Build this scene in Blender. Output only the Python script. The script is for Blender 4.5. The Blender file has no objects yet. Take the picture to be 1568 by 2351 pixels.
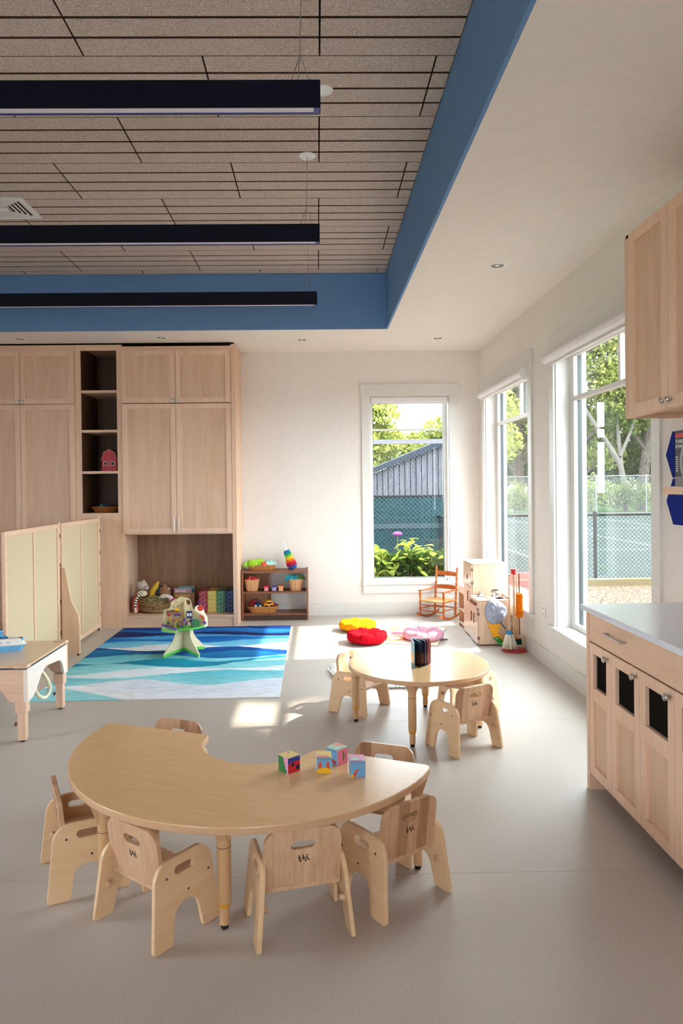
import bpy, bmesh, math, random
import numpy as np
from mathutils import Vector, Matrix, Euler
PI = math.pi
SC = bpy.context.scene
COL = SC.collection
random.seed(7)

# ------------------------------------------------------------------ camera
H = 1.61
FPX, PX, PY, YAW, PITCH, ROLL = 1630., 753., 1129., .0150, .0097, -.0108
cam_d = bpy.data.cameras.new('camera'); cam = bpy.data.objects.new('camera', cam_d); COL.objects.link(cam)
cam_d.sensor_fit = 'HORIZONTAL'; cam_d.sensor_width = 36.0
cam_d.lens = 36.0 * FPX / 1568.0
cam_d.shift_x = (784.0 - PX) / 1568.0
cam_d.shift_y = -(1175.5 - PY) / 1568.0
cam_d.clip_start = .05; cam_d.clip_end = 500
_f = Vector((math.sin(YAW) * math.cos(PITCH), math.cos(YAW) * math.cos(PITCH), -math.sin(PITCH)))
_r = Vector((math.cos(YAW), -math.sin(YAW), 0)); _u = _r.cross(_f)
_r2 = _r * math.cos(ROLL) + _u * math.sin(ROLL); _u2 = -_r * math.sin(ROLL) + _u * math.cos(ROLL)
cam.matrix_world = Matrix((( _r2.x, _u2.x, -_f.x, 0), (_r2.y, _u2.y, -_f.y, 0), (_r2.z, _u2.z, -_f.z, H), (0, 0, 0, 1)))
SC.camera = cam

# ------------------------------------------------------------------ sky, sun, exposure
SKY = 10.4
world = bpy.data.worlds.new('sky'); SC.world = world; world.use_nodes = True
wn = world.node_tree.nodes; wl = world.node_tree.links; wn.clear()
wo = wn.new('ShaderNodeOutputWorld'); bg = wn.new('ShaderNodeBackground')
bg.inputs['Color'].default_value = (.86, .93, 1.0, 1); bg.inputs['Strength'].default_value = SKY
wl.new(bg.outputs[0], wo.inputs[0])
sun_d = bpy.data.lights.new('sun', 'SUN'); sun = bpy.data.objects.new('sun', sun_d); COL.objects.link(sun)
sun_d.energy = 9.0; sun_d.color = (1.0, .90, .76); sun_d.angle = math.radians(.9)
sun.rotation_euler = Vector((-1.05, -.10, -1.0)).to_track_quat('-Z', 'Y').to_euler()
vs = SC.view_settings
vs.view_transform = 'Standard'; vs.look = 'None'; vs.gamma = 1.0; vs.exposure = 0.6; vs.use_curve_mapping = False
cy = SC.cycles
cy.max_bounces = 10; cy.diffuse_bounces = 6; cy.glossy_bounces = 4; cy.transparent_max_bounces = 16; cy.transmission_bounces = 6
cy.caustics_reflective = False; cy.caustics_refractive = False; cy.sample_clamp_indirect = 6.0
cy.use_denoising = True

# ------------------------------------------------------------------ colour + materials
def lin(c):
    return tuple(((v / 255) / 12.92 if v / 255 <= .04045 else ((v / 255 + .055) / 1.055) ** 2.4) for v in c)
def rgba(c): return (*lin(c), 1)
MATS = {}
def base_mat(name):
    m = bpy.data.materials.new(name); m.use_nodes = True
    return m, m.node_tree.nodes, m.node_tree.links, m.node_tree.nodes['Principled BSDF']
def plain(name, c, rough=.5, metal=0.0, spec=.5, trans=0, emit=None, sheen=0):
    if name in MATS: return MATS[name]
    m, n, l, b = base_mat(name)
    b.inputs['Base Color'].default_value = rgba(c); b.inputs['Roughness'].default_value = rough
    b.inputs['Metallic'].default_value = metal; b.inputs['Specular IOR Level'].default_value = spec
    if sheen: b.inputs['Sheen Weight'].default_value = sheen
    # faint procedural variation
    nz = n.new('ShaderNodeTexNoise'); nz.inputs['Scale'].default_value = 18; tc = n.new('ShaderNodeTexCoord')
    l.new(tc.outputs['Object'], nz.inputs['Vector'])
    mx = n.new('ShaderNodeMix'); mx.data_type = 'RGBA'; mx.blend_type = 'MULTIPLY'; mx.inputs[0].default_value = 1
    rp = n.new('ShaderNodeMapRange'); rp.inputs[3].default_value = .94; rp.inputs[4].default_value = 1.04
    l.new(nz.outputs[0], rp.inputs[0]); mx.inputs[6].default_value = rgba(c); l.new(rp.outputs[0], mx.inputs[7])
    l.new(mx.outputs[2], b.inputs['Base Color'])
    MATS[name] = m
    return m
def grain(name, c1, c2, axis='z', scale=1.0, rough=.45, spec=.4, contrast=1.0, knots=0):
    """wood: long streaks along an axis of the object's own space, shifted per object"""
    if name in MATS: return MATS[name]
    m, n, l, b = base_mat(name)
    tc = n.new('ShaderNodeTexCoord'); oi = n.new('ShaderNodeObjectInfo')
    vm = n.new('ShaderNodeVectorMath'); vm.operation = 'ADD'
    mul = n.new('ShaderNodeVectorMath'); mul.operation = 'SCALE'; mul.inputs['Scale'].default_value = 7.3
    comb = n.new('ShaderNodeCombineXYZ')
    for i in range(3): l.new(oi.outputs['Random'], comb.inputs[i])
    l.new(comb.outputs[0], mul.inputs[0]); l.new(tc.outputs['Object'], vm.inputs[0]); l.new(mul.outputs[0], vm.inputs[1])
    mp = n.new('ShaderNodeMapping')
    s = {'x': (1.2, 16, 16), 'y': (16, 1.2, 16), 'z': (16, 16, 1.2)}[axis]
    mp.inputs['Scale'].default_value = tuple(v * scale for v in s)
    l.new(vm.outputs[0], mp.inputs[0])
    n1 = n.new('ShaderNodeTexNoise'); n1.inputs['Scale'].default_value = 1.0; n1.inputs['Detail'].default_value = 5; n1.inputs['Distortion'].default_value = 1.2
    n2 = n.new('ShaderNodeTexNoise'); n2.inputs['Scale'].default_value = 7.0; n2.inputs['Detail'].default_value = 3
    l.new(mp.outputs[0], n1.inputs['Vector']); l.new(mp.outputs[0], n2.inputs['Vector'])
    mx = n.new('ShaderNodeMix'); mx.data_type = 'FLOAT'; mx.inputs[0].default_value = .35
    l.new(n1.outputs[0], mx.inputs[2]); l.new(n2.outputs[0], mx.inputs[3])
    cr = n.new('ShaderNodeValToRGB'); e = cr.color_ramp.elements
    e[0].position = .5 - .22 / contrast; e[0].color = rgba(c2); e[1].position = .5 + .2 / contrast; e[1].color = rgba(c1)
    l.new(mx.outputs[0], cr.inputs[0]); l.new(cr.outputs[0], b.inputs['Base Color'])
    b.inputs['Roughness'].default_value = rough; b.inputs['Specular IOR Level'].default_value = spec
    bp = n.new('ShaderNodeBump'); bp.inputs['Strength'].default_value = .04; bp.inputs['Distance'].default_value = .01
    l.new(n2.outputs[0], bp.inputs['Height']); l.new(bp.outputs[0], b.inputs['Normal'])
    MATS[name] = m
    return m
def speckle(name, c1, c2, scale, rough=.5, spec=.5, bump=0, dist=.002, pos=(.35, .65), detail=2):
    if name in MATS: return MATS[name]
    m, n, l, b = base_mat(name)
    tc = n.new('ShaderNodeTexCoord'); nz = n.new('ShaderNodeTexNoise')
    nz.inputs['Scale'].default_value = scale; nz.inputs['Detail'].default_value = detail
    l.new(tc.outputs['Object'], nz.inputs['Vector'])
    cr = n.new('ShaderNodeValToRGB'); e = cr.color_ramp.elements
    e[0].position = pos[0]; e[0].color = rgba(c2); e[1].position = pos[1]; e[1].color = rgba(c1)
    l.new(nz.outputs[0], cr.inputs[0]); l.new(cr.outputs[0], b.inputs['Base Color'])
    b.inputs['Roughness'].default_value = rough; b.inputs['Specular IOR Level'].default_value = spec
    if bump:
        bp = n.new('ShaderNodeBump'); bp.inputs['Strength'].default_value = bump; bp.inputs['Distance'].default_value = dist
        l.new(nz.outputs[0], bp.inputs['Height']); l.new(bp.outputs[0], b.inputs['Normal'])
    MATS[name] = m
    return m

M_wall = plain('wall_paint', (228, 222, 216), .85, spec=.2)
M_trim = plain('trim_paint', (218, 216, 212), .45)
M_ceil = plain('ceiling_paint', (232, 226, 220), .9, spec=.1)
M_blue = plain('tray_blue_paint', (106, 144, 190), .8, spec=.2)
M_navy = plain('navy_metal', (5, 7, 32), .5, spec=.2)
M_diff = plain('diffuser_acrylic', (214, 212, 222), .5)
M_maple = grain('maple_veneer', (232, 197, 170), (212, 174, 144), 'z', 1.0, .42)
M_frame = grain('maple_solid', (238, 203, 178), (220, 182, 152), 'z', 1.1, .4)
M_panelw = grain('maple_panel', (228, 193, 166), (206, 168, 138), 'z', .55, .42)
M_maplex = grain('maple_veneer_across', (232, 197, 170), (212, 174, 144), 'x', 1.0, .42)
M_mapley = grain('maple_veneer_deep', (232, 197, 170), (212, 174, 144), 'y', 1.0, .42)
M_mapleshade = grain('maple_shaded', (92, 62, 42), (70, 46, 30), 'z', 1.0, .5)  # maple darkened to put the shade inside the cabinets into its colour
M_ply = grain('birch_ply', (233, 200, 160), (218, 180, 136), 'y', 1.6, .32, .5)
M_plyb = grain('maple_board', (226, 190, 156), (192, 148, 112), 'z', 1.5, .32, .5)
M_lam = grain('maple_laminate', (226, 188, 142), (214, 173, 126), 'x', 3.2, .2, .5)
M_edge = plain('table_edge', (204, 164, 128), .4)
M_leg = plain('leg_wood', (205, 164, 120), .4)
M_ring = plain('amber_ring', (214, 150, 40), .35)
M_black = plain('black_rubber', (22, 20, 20), .5)
M_steel = plain('brushed_steel', (190, 190, 190), .28, 1.0)
M_chrome = plain('chrome', (215, 215, 218), .12, 1.0)
M_counter = speckle('counter_quartz', (224, 228, 238), (221, 225, 235), 40, .2, .6)
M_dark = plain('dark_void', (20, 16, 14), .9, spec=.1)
M_walnut = grain('brown_wood', (150, 98, 66), (110, 66, 44), 'x', 1.3, .45)
M_walnutz = grain('brown_wood_up', (150, 98, 66), (110, 66, 44), 'z', 1.3, .45)
M_amber = grain('amber_turned_wood', (186, 104, 40), (140, 66, 20), 'z', 2.0, .3)
M_wicker = speckle('wicker', (206, 146, 80), (150, 92, 44), 160, .6, bump=.3)
M_wickerd = speckle('willow', (176, 144, 96), (104, 76, 44), 60, .6, bump=.3)
M_white = plain('white_plastic', (236, 236, 236), .35)
M_screen = plain('cream_panel', (204, 184, 150), .6)
M_kit = grain('kitchen_birch', (232, 205, 180), (205, 172, 145), 'z', 1.6, .4)

# ------------------------------------------------------------------ mesh helpers
def mesh_from(verts, faces, name='m'):
    me = bpy.data.meshes.new(name); me.from_pydata([tuple(v) for v in verts], [], faces); me.update(); return me
class MB:
    """collects shapes into one mesh"""
    def __init__(s): s.v = []; s.f = []; s.sm = []; s.mi = []; s.cur = 0
    def add(s, verts, faces, M=None, smooth=False):
        o = len(s.v)
        for v in verts: s.v.append((M @ Vector(v)) if M is not None else Vector(v))
        for f in faces: s.f.append([i + o for i in f]); s.sm.append(smooth); s.mi.append(s.cur)
        return s
    def box(s, x0, x1, y0, y1, z0, z1, M=None):
        v = [(x, y, z) for z in (z0, z1) for y in (y0, y1) for x in (x0, x1)]
        f = [(0, 2, 3, 1), (4, 5, 7, 6), (0, 1, 5, 4), (2, 6, 7, 3), (0, 4, 6, 2), (1, 3, 7, 5)]
        return s.add(v, f, M)
    def bbox(s, x0, x1, y0, y1, z0, z1, b=.004, M=None, seg=2):
        bm = bmesh.new(); r = bmesh.ops.create_cube(bm, size=1)
        for v in bm.verts: v.co = Vector(((x0 + x1) / 2 + v.co.x * (x1 - x0), (y0 + y1) / 2 + v.co.y * (y1 - y0), (z0 + z1) / 2 + v.co.z * (z1 - z0)))
        bmesh.ops.bevel(bm, geom=bm.edges[:], offset=b, segments=seg, affect='EDGES', profile=.5)
        return s.bm(bm, M)
    def bm(s, bm, M=None, smooth=False):
        bm.verts.index_update(); s.add([v.co.copy() for v in bm.verts], [[v.index for v in f.verts] for f in bm.faces], M, smooth); bm.free(); return s
    def mesh(s, me, M=None, smooth=False, free=True):
        s.add([v.co.copy() for v in me.vertices], [list(p.vertices) for p in me.polygons], M, smooth)
        if free: bpy.data.meshes.remove(me)
        return s
    def lathe(s, prof, seg=20, M=None, smooth=True, cap=True):
        v = []; f = []; n = len(prof)
        for k in range(seg):
            a = 2 * PI * k / seg
            for r, z in prof: v.append((r * math.cos(a), r * math.sin(a), z))
        for k in range(seg):
            k2 = (k + 1) % seg
            for i in range(n - 1): f.append((k * n + i, k2 * n + i, k2 * n + i + 1, k * n + i + 1))
        if cap:
            if prof[0][0] > 1e-5: f.append([k * n for k in range(seg)][::-1])
            if prof[-1][0] > 1e-5: f.append([k * n + n - 1 for k in range(seg)])
        return s.add(v, f, M, smooth)
    def cyl(s, p0, p1, r, seg=12, r2=None, smooth=True):
        p0 = Vector(p0); p1 = Vector(p1); d = p1 - p0; L = d.length
        M = Matrix.Translation(p0) @ d.to_track_quat('Z', 'Y').to_matrix().to_4x4()
        return s.lathe([(r, 0), (r if r2 is None else r2, L)], seg, M, smooth)
    def tube(s, pts, r, seg=8, closed=False, smooth=True, rad=None):
        pts = [Vector(p) for p in pts]; n = len(pts); v = []; f = []
        up = Vector((0, 0, 1))
        for i, p in enumerate(pts):
            a = pts[i - 1] if (i or closed) else pts[0]; b = pts[(i + 1) % n] if (i < n - 1 or closed) else pts[-1]
            t = (b - a).normalized(); side = t.cross(up)
            if side.length < 1e-3: side = t.cross(Vector((1, 0, 0)))
            side.normalize(); u2 = side.cross(t).normalized(); rr = rad[i] if rad else r
            for k in range(seg):
                an = 2 * PI * k / seg; v.append(p + side * math.cos(an) * rr + u2 * math.sin(an) * rr)
        m = n if closed else n - 1
        for i in range(m):
            j = (i + 1) % n
            for k in range(seg):
                k2 = (k + 1) % seg; f.append((i * seg + k, i * seg + k2, j * seg + k2, j * seg + k))
        if not closed: f.append(list(range(seg))[::-1]); f.append([(n - 1) * seg + k for k in range(seg)])
        return s.add(v, f, None, smooth)
    def ball(s, c, r, seg=14, sc=(1, 1, 1), M=None):
        prof = [(max(1e-6, r * math.sin(PI * i / 8)), -r * math.cos(PI * i / 8)) for i in range(9)]
        T = Matrix.Translation(Vector(c)) @ Matrix.Diagonal((*sc, 1))
        return s.lathe(prof, seg, (M @ T) if M is not None else T, True, False)
    def wireline(s, a, b, r):
        a = Vector(a); b = Vector(b); d = (b - a).normalized(); q = d.cross(Vector((0, 1, 0)) if abs(d.y) < .9 else Vector((1, 0, 0))).normalized(); w = d.cross(q)
        v = []
        for p in (a, b):
            for k in range(3): v.append(p + (q * math.cos(2.094 * k) + w * math.sin(2.094 * k)) * r)
        return s.add(v, [(0, 1, 4, 3), (1, 2, 5, 4), (2, 0, 3, 5)])
    def build(s, name, mat, parent=None, loc=None, rot=None, angle=35):
        me = bpy.data.meshes.new(name); me.from_pydata([tuple(v) for v in s.v], [], s.f)
        mats = mat if isinstance(mat, (list, tuple)) else [mat]
        for mm in mats: me.materials.append(mm)
        me.polygons.foreach_set('use_smooth', s.sm); me.polygons.foreach_set('material_index', s.mi)
        if any(s.sm): me.set_sharp_from_angle(angle=math.radians(angle))
        me.update()
        return link(name, me, parent, loc, rot)
def link(name, me, parent=None, loc=None, rot=None):
    o = bpy.data.objects.new(name, me); COL.objects.link(o)
    if parent is not None: o.parent = parent
    if loc is not None: o.location = loc
    if rot is not None: o.rotation_euler = rot
    return o
def tag(o, label=None, cat=None, group=None, kind=None):
    if label: o['label'] = label
    if cat: o['category'] = cat
    if group: o['group'] = group
    if kind: o['kind'] = kind
    return o
def thing(name, label, cat, loc=(0, 0, 0), rz=0, group=None):
    o = bpy.data.objects.new(name, None); COL.objects.link(o); o.empty_display_size = .1
    o.location = loc; o.rotation_euler = (0, 0, rz); return tag(o, label, cat, group)
def copy_tree(o, parent=None):
    c = o.copy(); COL.objects.link(c); c.parent = parent
    for ch in list(o.children): copy_tree(ch, c)
    return c
def struct(name, mb, mat, parent=None):
    o = mb.build(name, mat, parent)
    if parent is None: o['kind'] = 'structure'
    return o
def rpoly(pts, seg=6):
    """rounded polygon: pts = (x, y, r)"""
    out = []; n = len(pts)
    for i, (x, y, r) in enumerate(pts):
        p = Vector((x, y)); a = Vector(pts[i - 1][:2]); b = Vector(pts[(i + 1) % n][:2])
        if r < 1e-5: out.append((x, y)); continue
        da = (a - p).normalized(); db = (b - p).normalized(); ang = math.acos(max(-1, min(1, da.dot(db))))
        d = min(r / math.tan(ang / 2), (a - p).length * .49, (b - p).length * .49); rr = d * math.tan(ang / 2)
        c = p + (da + db).normalized() * (rr / math.sin(ang / 2)); s = p + da * d; e = p + db * d
        a0 = math.atan2(s.y - c.y, s.x - c.x); a1 = math.atan2(e.y - c.y, e.x - c.x); dd = (a1 - a0 + PI) % (2 * PI) - PI
        for k in range(seg + 1): t = a0 + dd * k / seg; out.append((c.x + rr * math.cos(t), c.y + rr * math.sin(t)))
    return out
def stadium(cx, cy, w, h, seg=8):
    r = h / 2; o = []
    for k in range(seg + 1): t = -PI / 2 + PI * k / seg; o.append((cx + w / 2 - r + r * math.cos(t), cy + r * math.sin(t)))
    for k in range(seg + 1): t = PI / 2 + PI * k / seg; o.append((cx - w / 2 + r + r * math.cos(t), cy + r * math.sin(t)))
    return o
def plate(outer, holes=(), thick=.01, bevel=.0):
    """flat shape with holes and thickness: returns a mesh in XY, centred on z"""
    cu = bpy.data.curves.new('c', 'CURVE'); cu.dimensions = '2D'; cu.fill_mode = 'BOTH'
    cu.extrude = max(thick / 2 - bevel, 1e-5); cu.bevel_depth = bevel; cu.bevel_resolution = 1
    if bevel: cu.offset = -bevel
    for poly in [outer] + list(holes):
        sp = cu.splines.new('POLY'); sp.points.add(len(poly) - 1)
        for i, (x, y) in enumerate(poly): sp.points[i].co = (x, y, 0, 1)
        sp.use_cyclic_u = True
    ob = bpy.data.objects.new('c', cu); me = bpy.data.meshes.new_from_object(ob)
    bpy.data.objects.remove(ob); bpy.data.curves.remove(cu)
    return me
YZ = Matrix(((0, 0, 1, 0), (1, 0, 0, 0), (0, 1, 0, 0), (0, 0, 0, 1)))   # plate x->y, y->z, thickness->x
XZ = Matrix(((1, 0, 0, 0), (0, 0, -1, 0), (0, 1, 0, 0), (0, 0, 0, 1)))  # plate x->x, y->z, thickness->-y
T = Matrix.Translation
def RZ(a): return Matrix.Rotation(a, 4, 'Z')
def RX(a): return Matrix.Rotation(a, 4, 'X')
def RY(a): return Matrix.Rotation(a, 4, 'Y')

# ================================================================== THE ROOM
XR, YB, ZC, ZT = 2.007, 8.76, 3.252, 3.84      # right wall, back wall, soffit, tray ceiling
XL, YN, WT = -5.4, -3.2, .24
TX, TY = .745, 7.508                            # tray right edge / back edge
W1 = (6.67, 8.41); W2 = (4.20, 5.94); WZ = (.385, 2.70); WB = (.655, 1.638)

# floor: vinyl sheets with hairline seams
def floor_mat():
    m, n, l, b = base_mat('speckled_vinyl')
    tc = n.new('ShaderNodeTexCoord')
    n1 = n.new('ShaderNodeTexNoise'); n1.inputs['Scale'].default_value = 260; n1.inputs['Detail'].default_value = 1
    n2 = n.new('ShaderNodeTexNoise'); n2.inputs['Scale'].default_value = 1.3; n2.inputs['Detail'].default_value = 4
    v = n.new('ShaderNodeTexVoronoi'); v.inputs['Scale'].default_value = 55
    for q in (n1, n2, v): l.new(tc.outputs['Object'], q.inputs['Vector'])
    cr = n.new('ShaderNodeValToRGB'); e = cr.color_ramp.elements
    e[0].position = .3; e[0].color = rgba((168, 158, 148)); e[1].position = .62; e[1].color = rgba((200, 192, 184))
    l.new(n1.outputs[0], cr.inputs[0])
    fl = n.new('ShaderNodeMapRange'); fl.inputs[1].default_value = .0; fl.inputs[2].default_value = .09; fl.inputs[3].default_value = .62; fl.inputs[4].default_value = 1
    l.new(v.outputs['Distance'], fl.inputs[0])
    mx = n.new('ShaderNodeMix'); mx.data_type = 'RGBA'; mx.blend_type = 'MULTIPLY'; mx.inputs[0].default_value = .6
    l.new(cr.outputs[0], mx.inputs[6]); l.new(fl.outputs[0], mx.inputs[7]); l.new(mx.outputs[2], b.inputs['Base Color'])
    rr = n.new('ShaderNodeMapRange'); rr.inputs[3].default_value = .34; rr.inputs[4].default_value = .46
    l.new(n2.outputs[0], rr.inputs[0]); l.new(rr.outputs[0], b.inputs['Roughness'])
    b.inputs['Specular IOR Level'].default_value = .34
    bp = n.new('ShaderNodeBump'); bp.inputs['Strength'].default_value = .08; bp.inputs['Distance'].default_value = .002
    l.new(n1.outputs[0], bp.inputs['Height']); l.new(bp.outputs[0], b.inputs['Normal'])
    return m
M_floor = floor_mat()
fl = struct('floor', MB().box(XL - WT, XR + WT, YN - WT, YB + WT, -.2, -.004), plain('subfloor', (110, 104, 98), .9))
seams = [YN - .0, -.91, 1.0, 2.91, 4.80, 6.71, YB + .0]
for a, c in zip(seams[:-1], seams[1:]):
    MB().box(XL, XR, a + .0012, c - .0012, -.004, 0).build('vinyl_sheet', M_floor, fl)

# walls with real window openings
def wall_x(name, x0, x1, y0, y1, holes, z1=ZC + .9):
    mb = MB(); cuts = sorted(holes); y = y0
    for a, c in cuts:
        mb.box(x0, x1, y, a, 0, z1); mb.box(x0, x1, a, c, 0, WZ[0]); mb.box(x0, x1, a, c, WZ[1], z1); y = c
    mb.box(x0, x1, y, y1, 0, z1)
    return struct(name, mb, M_wall)
wall_x('wall_right', XR, XR + WT, YN, YB + WT, [W1, W2])
mb = MB(); mb.box(XL, WB[0], YB, YB + WT, 0, ZC + .9).box(WB[1], XR, YB, YB + WT, 0, ZC + .9)
mb.box(WB[0], WB[1], YB, YB + WT, 0, WZ[0] + .01).box(WB[0], WB[1], YB, YB + WT, WZ[1], ZC + .9)
struct('wall_back', mb, M_wall)
# unseen side of the room: openings added on the left and behind the camera for fill light
mb = MB(); LO = [(1.6, 3.2)]; y = YN
for a, c in LO:
    mb.box(XL - WT, XL, y, a, 0, ZC + .9); mb.box(XL - WT, XL, a, c, 0, .9); mb.box(XL - WT, XL, a, c, 2.6, ZC + .9); y = c
mb.box(XL - WT, XL, y, YB + WT, 0, ZC + .9)
struct('wall_left', mb, M_wall)
mb = MB(); x = XL
for a, c in [(-4.2, -3.2), (-.3, .6)]:
    mb.box(x, a, YN - WT, YN, 0, ZC + .9); mb.box(a, c, YN - WT, YN, 0, .5); mb.box(a, c, YN - WT, YN, 2.6, ZC + .9); x = c
mb.box(x, XR + WT, YN - WT, YN, 0, ZC + .9)
struct('wall_front', mb, M_wall)
TXL, TYN = -4.6, -1.6
struct('ceiling', MB().box(TX + .02, XR, YN, YB, ZC, ZC + .12).box(XL, TX + .02, TY + .02, YB, ZC, ZC + .12)
       .box(XL, TXL - .02, YN, TY + .02, ZC, ZC + .12).box(TXL - .02, TX + .02, YN, TYN - .02, ZC, ZC + .12)
       .box(XL, XR, YN, YB, ZT + .06, ZT + .2), M_ceil)
struct('trim_1', MB().box(TX, TX + .02, TYN, TY, ZC + .0015, ZT).box(TXL, TX + .02, TY, TY + .02, ZC + .0015, ZT)
       .box(TXL - .02, TXL, TYN, TY + .02, ZC + .0015, ZT).box(TXL, TX, TYN - .02, TYN, ZC + .0015, ZT), M_blue)

# tray ceiling of fibre panels, each with three kerfs
def tectum():
    m, n, l, b = base_mat('wood_fibre_panel')
    tc = n.new('ShaderNodeTexCoord'); oi = n.new('ShaderNodeObjectInfo')
    vm = n.new('ShaderNodeVectorMath'); vm.operation = 'ADD'; l.new(tc.outputs['Object'], vm.inputs[0])
    cb = n.new('ShaderNodeCombineXYZ'); l.new(oi.outputs['Random'], cb.inputs[0]); l.new(oi.outputs['Random'], cb.inputs[1]); l.new(cb.outputs[0], vm.inputs[1])
    n0 = n.new('ShaderNodeTexNoise'); n0.inputs['Scale'].default_value = 55; n0.inputs['Detail'].default_value = 2
    n0.inputs['Distortion'].default_value = 6
    l.new(vm.outputs[0], n0.inputs['Vector'])
    # ridge: |n - .5| makes thin curly strands
    a = n.new('ShaderNodeMath'); a.operation = 'SUBTRACT'; a.inputs[1].default_value = .5; l.new(n0.outputs[0], a.inputs[0])
    a2 = n.new('ShaderNodeMath'); a2.operation = 'ABSOLUTE'; l.new(a.outputs[0], a2.inputs[0])
    cr = n.new('ShaderNodeValToRGB'); e = cr.color_ramp.elements
    e[0].position = .0; e[0].color = rgba((248, 234, 224)); e[1].position = .11; e[1].color = rgba((136, 116, 104))
    l.new(a2.outputs[0], cr.inputs[0]); l.new(cr.outputs[0], b.inputs['Base Color'])
    b.inputs['Roughness'].default_value = .95; b.inputs['Specular IOR Level'].default_value = .1
    bp = n.new('ShaderNodeBump'); bp.inputs['Strength'].default_value = .5; bp.inputs['Distance'].default_value = .006; bp.invert = True
    l.new(a2.outputs[0], bp.inputs['Height']); l.new(bp.outputs[0], b.inputs['Normal'])
    return m
M_tect = tectum(); M_tectb = plain('panel_backing_shade', (30, 22, 16), .95, spec=.05)  # backing coloured dark for the shade deep in the kerfs
M_kerfshade = plain('kerf_shade', (92, 72, 58), .95, spec=.05)  # panel sides coloured dark to paint the shade in kerfs and joints
ce = struct('ceiling_tray', MB().box(TXL, TX, TYN, TY, ZT + .028, ZT + .05), M_tectb)
PW, PD = 1.2185, .6096
pan_cache = {}
def panel_mesh(w, d, last):
    key = (round(w, 3), round(d, 3))
    if key not in pan_cache:
        mb = MB(); g = .018; s = PD / 4; y = 0; k = 0
        while y < d - .01:
            y1 = min(y + s, d); e0 = .003 if k == 0 else g / 2; e1 = .003 if (k == 3) else g / 2
            mb.box(.0045, w - .0045, y + e0, y1 - e1, 0, .03); y = y1; k += 1
        me = bpy.data.meshes.new('ceiling_panel'); me.from_pydata([tuple(v) for v in mb.v], [], mb.f); me.materials.append(M_tect); me.materials.append(M_kerfshade); me.update()
        for p in me.polygons: p.material_index = 0 if abs(p.normal.z) > .5 else 1
        pan_cache[key] = me
    return pan_cache[key]
row = 0; y = 7.369
rows = []
while y > 1.0:
    rows.append((y - PD, y, row)); y -= PD; row += 1
rows.append((7.369, TY, -1))
for (a, c, r) in rows:
    x = .036 if r % 2 == 0 else .646
    if r == -1: x = .646
    edges = [TX] + [x - PW * k for k in range(0, 6)]
    if TX - x > PW: edges.insert(1, x + PW)
    edges = [e for e in edges if e > TXL - PW]
    for e1, e0 in zip(edges[:-1], edges[1:]):
        e0 = max(e0, TXL)
        if e1 - e0 < .02: continue
        link('ceiling_panel', panel_mesh(e1 - e0, c - a, 0), ce, (e0, a, ZT))
ob = MB().box(TXL, TX, TYN, rows[-2][0] - .01, ZT, ZT + .02).build('ceiling_panel', M_tect, ce)

# baseboards
def bb(name, mb): return struct(name, mb, M_trim)
bb('baseboard_right', MB().box(XR - .016, XR, 3.66, YB, 0, .14).box(XR - .011, XR - .0, 3.66, YB, .14, .148))
bb('baseboard_back', MB().box(-.90, XR - .016, YB - .016, YB, 0, .148))
bb('baseboard_left', MB().box(XL, XL + .016, YN, YB - .6, 0, .148))

# ------------------------------------------------------------------ windows
def glass():
    m = bpy.data.materials.new('window_glass'); m.use_nodes = True; n = m.node_tree.nodes; l = m.node_tree.links; n.clear()
    o = n.new('ShaderNodeOutputMaterial'); t = n.new('ShaderNodeBsdfTransparent'); g = n.new('ShaderNodeBsdfGlossy'); x = n.new('ShaderNodeMixShader')
    t.inputs[0].default_value = (.93, .96, .95, 1); g.inputs['Roughness'].default_value = .02
    ge = n.new('ShaderNodeNewGeometry'); dt = n.new('ShaderNodeVectorMath'); dt.operation = 'DOT_PRODUCT'
    l.new(ge.outputs['Normal'], dt.inputs[0]); l.new(ge.outputs['Incoming'], dt.inputs[1])
    def mm(op, u, w=None):
        q = n.new('ShaderNodeMath'); q.operation = op
        for i, k in enumerate((u, w)):
            if k is None: continue
            if isinstance(k, (int, float)): q.inputs[i].default_value = k
            else: l.new(k, q.inputs[i])
        return q.outputs[0]
    fr = mm('ADD', mm('MULTIPLY', mm('POWER', mm('SUBTRACT', 1.0, mm('ABSOLUTE', dt.outputs['Value'])), 5.0), .6), .02)
    l.new(fr, x.inputs[0]); l.new(t.outputs[0], x.inputs[1]); l.new(g.outputs[0], x.inputs[2]); l.new(x.outputs[0], o.inputs[0])
    return m
M_glass = glass(); M_gasket = plain('dark_gasket', (60, 66, 66), .4); M_alum = plain('white_frame', (196, 200, 206), .35)
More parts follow.
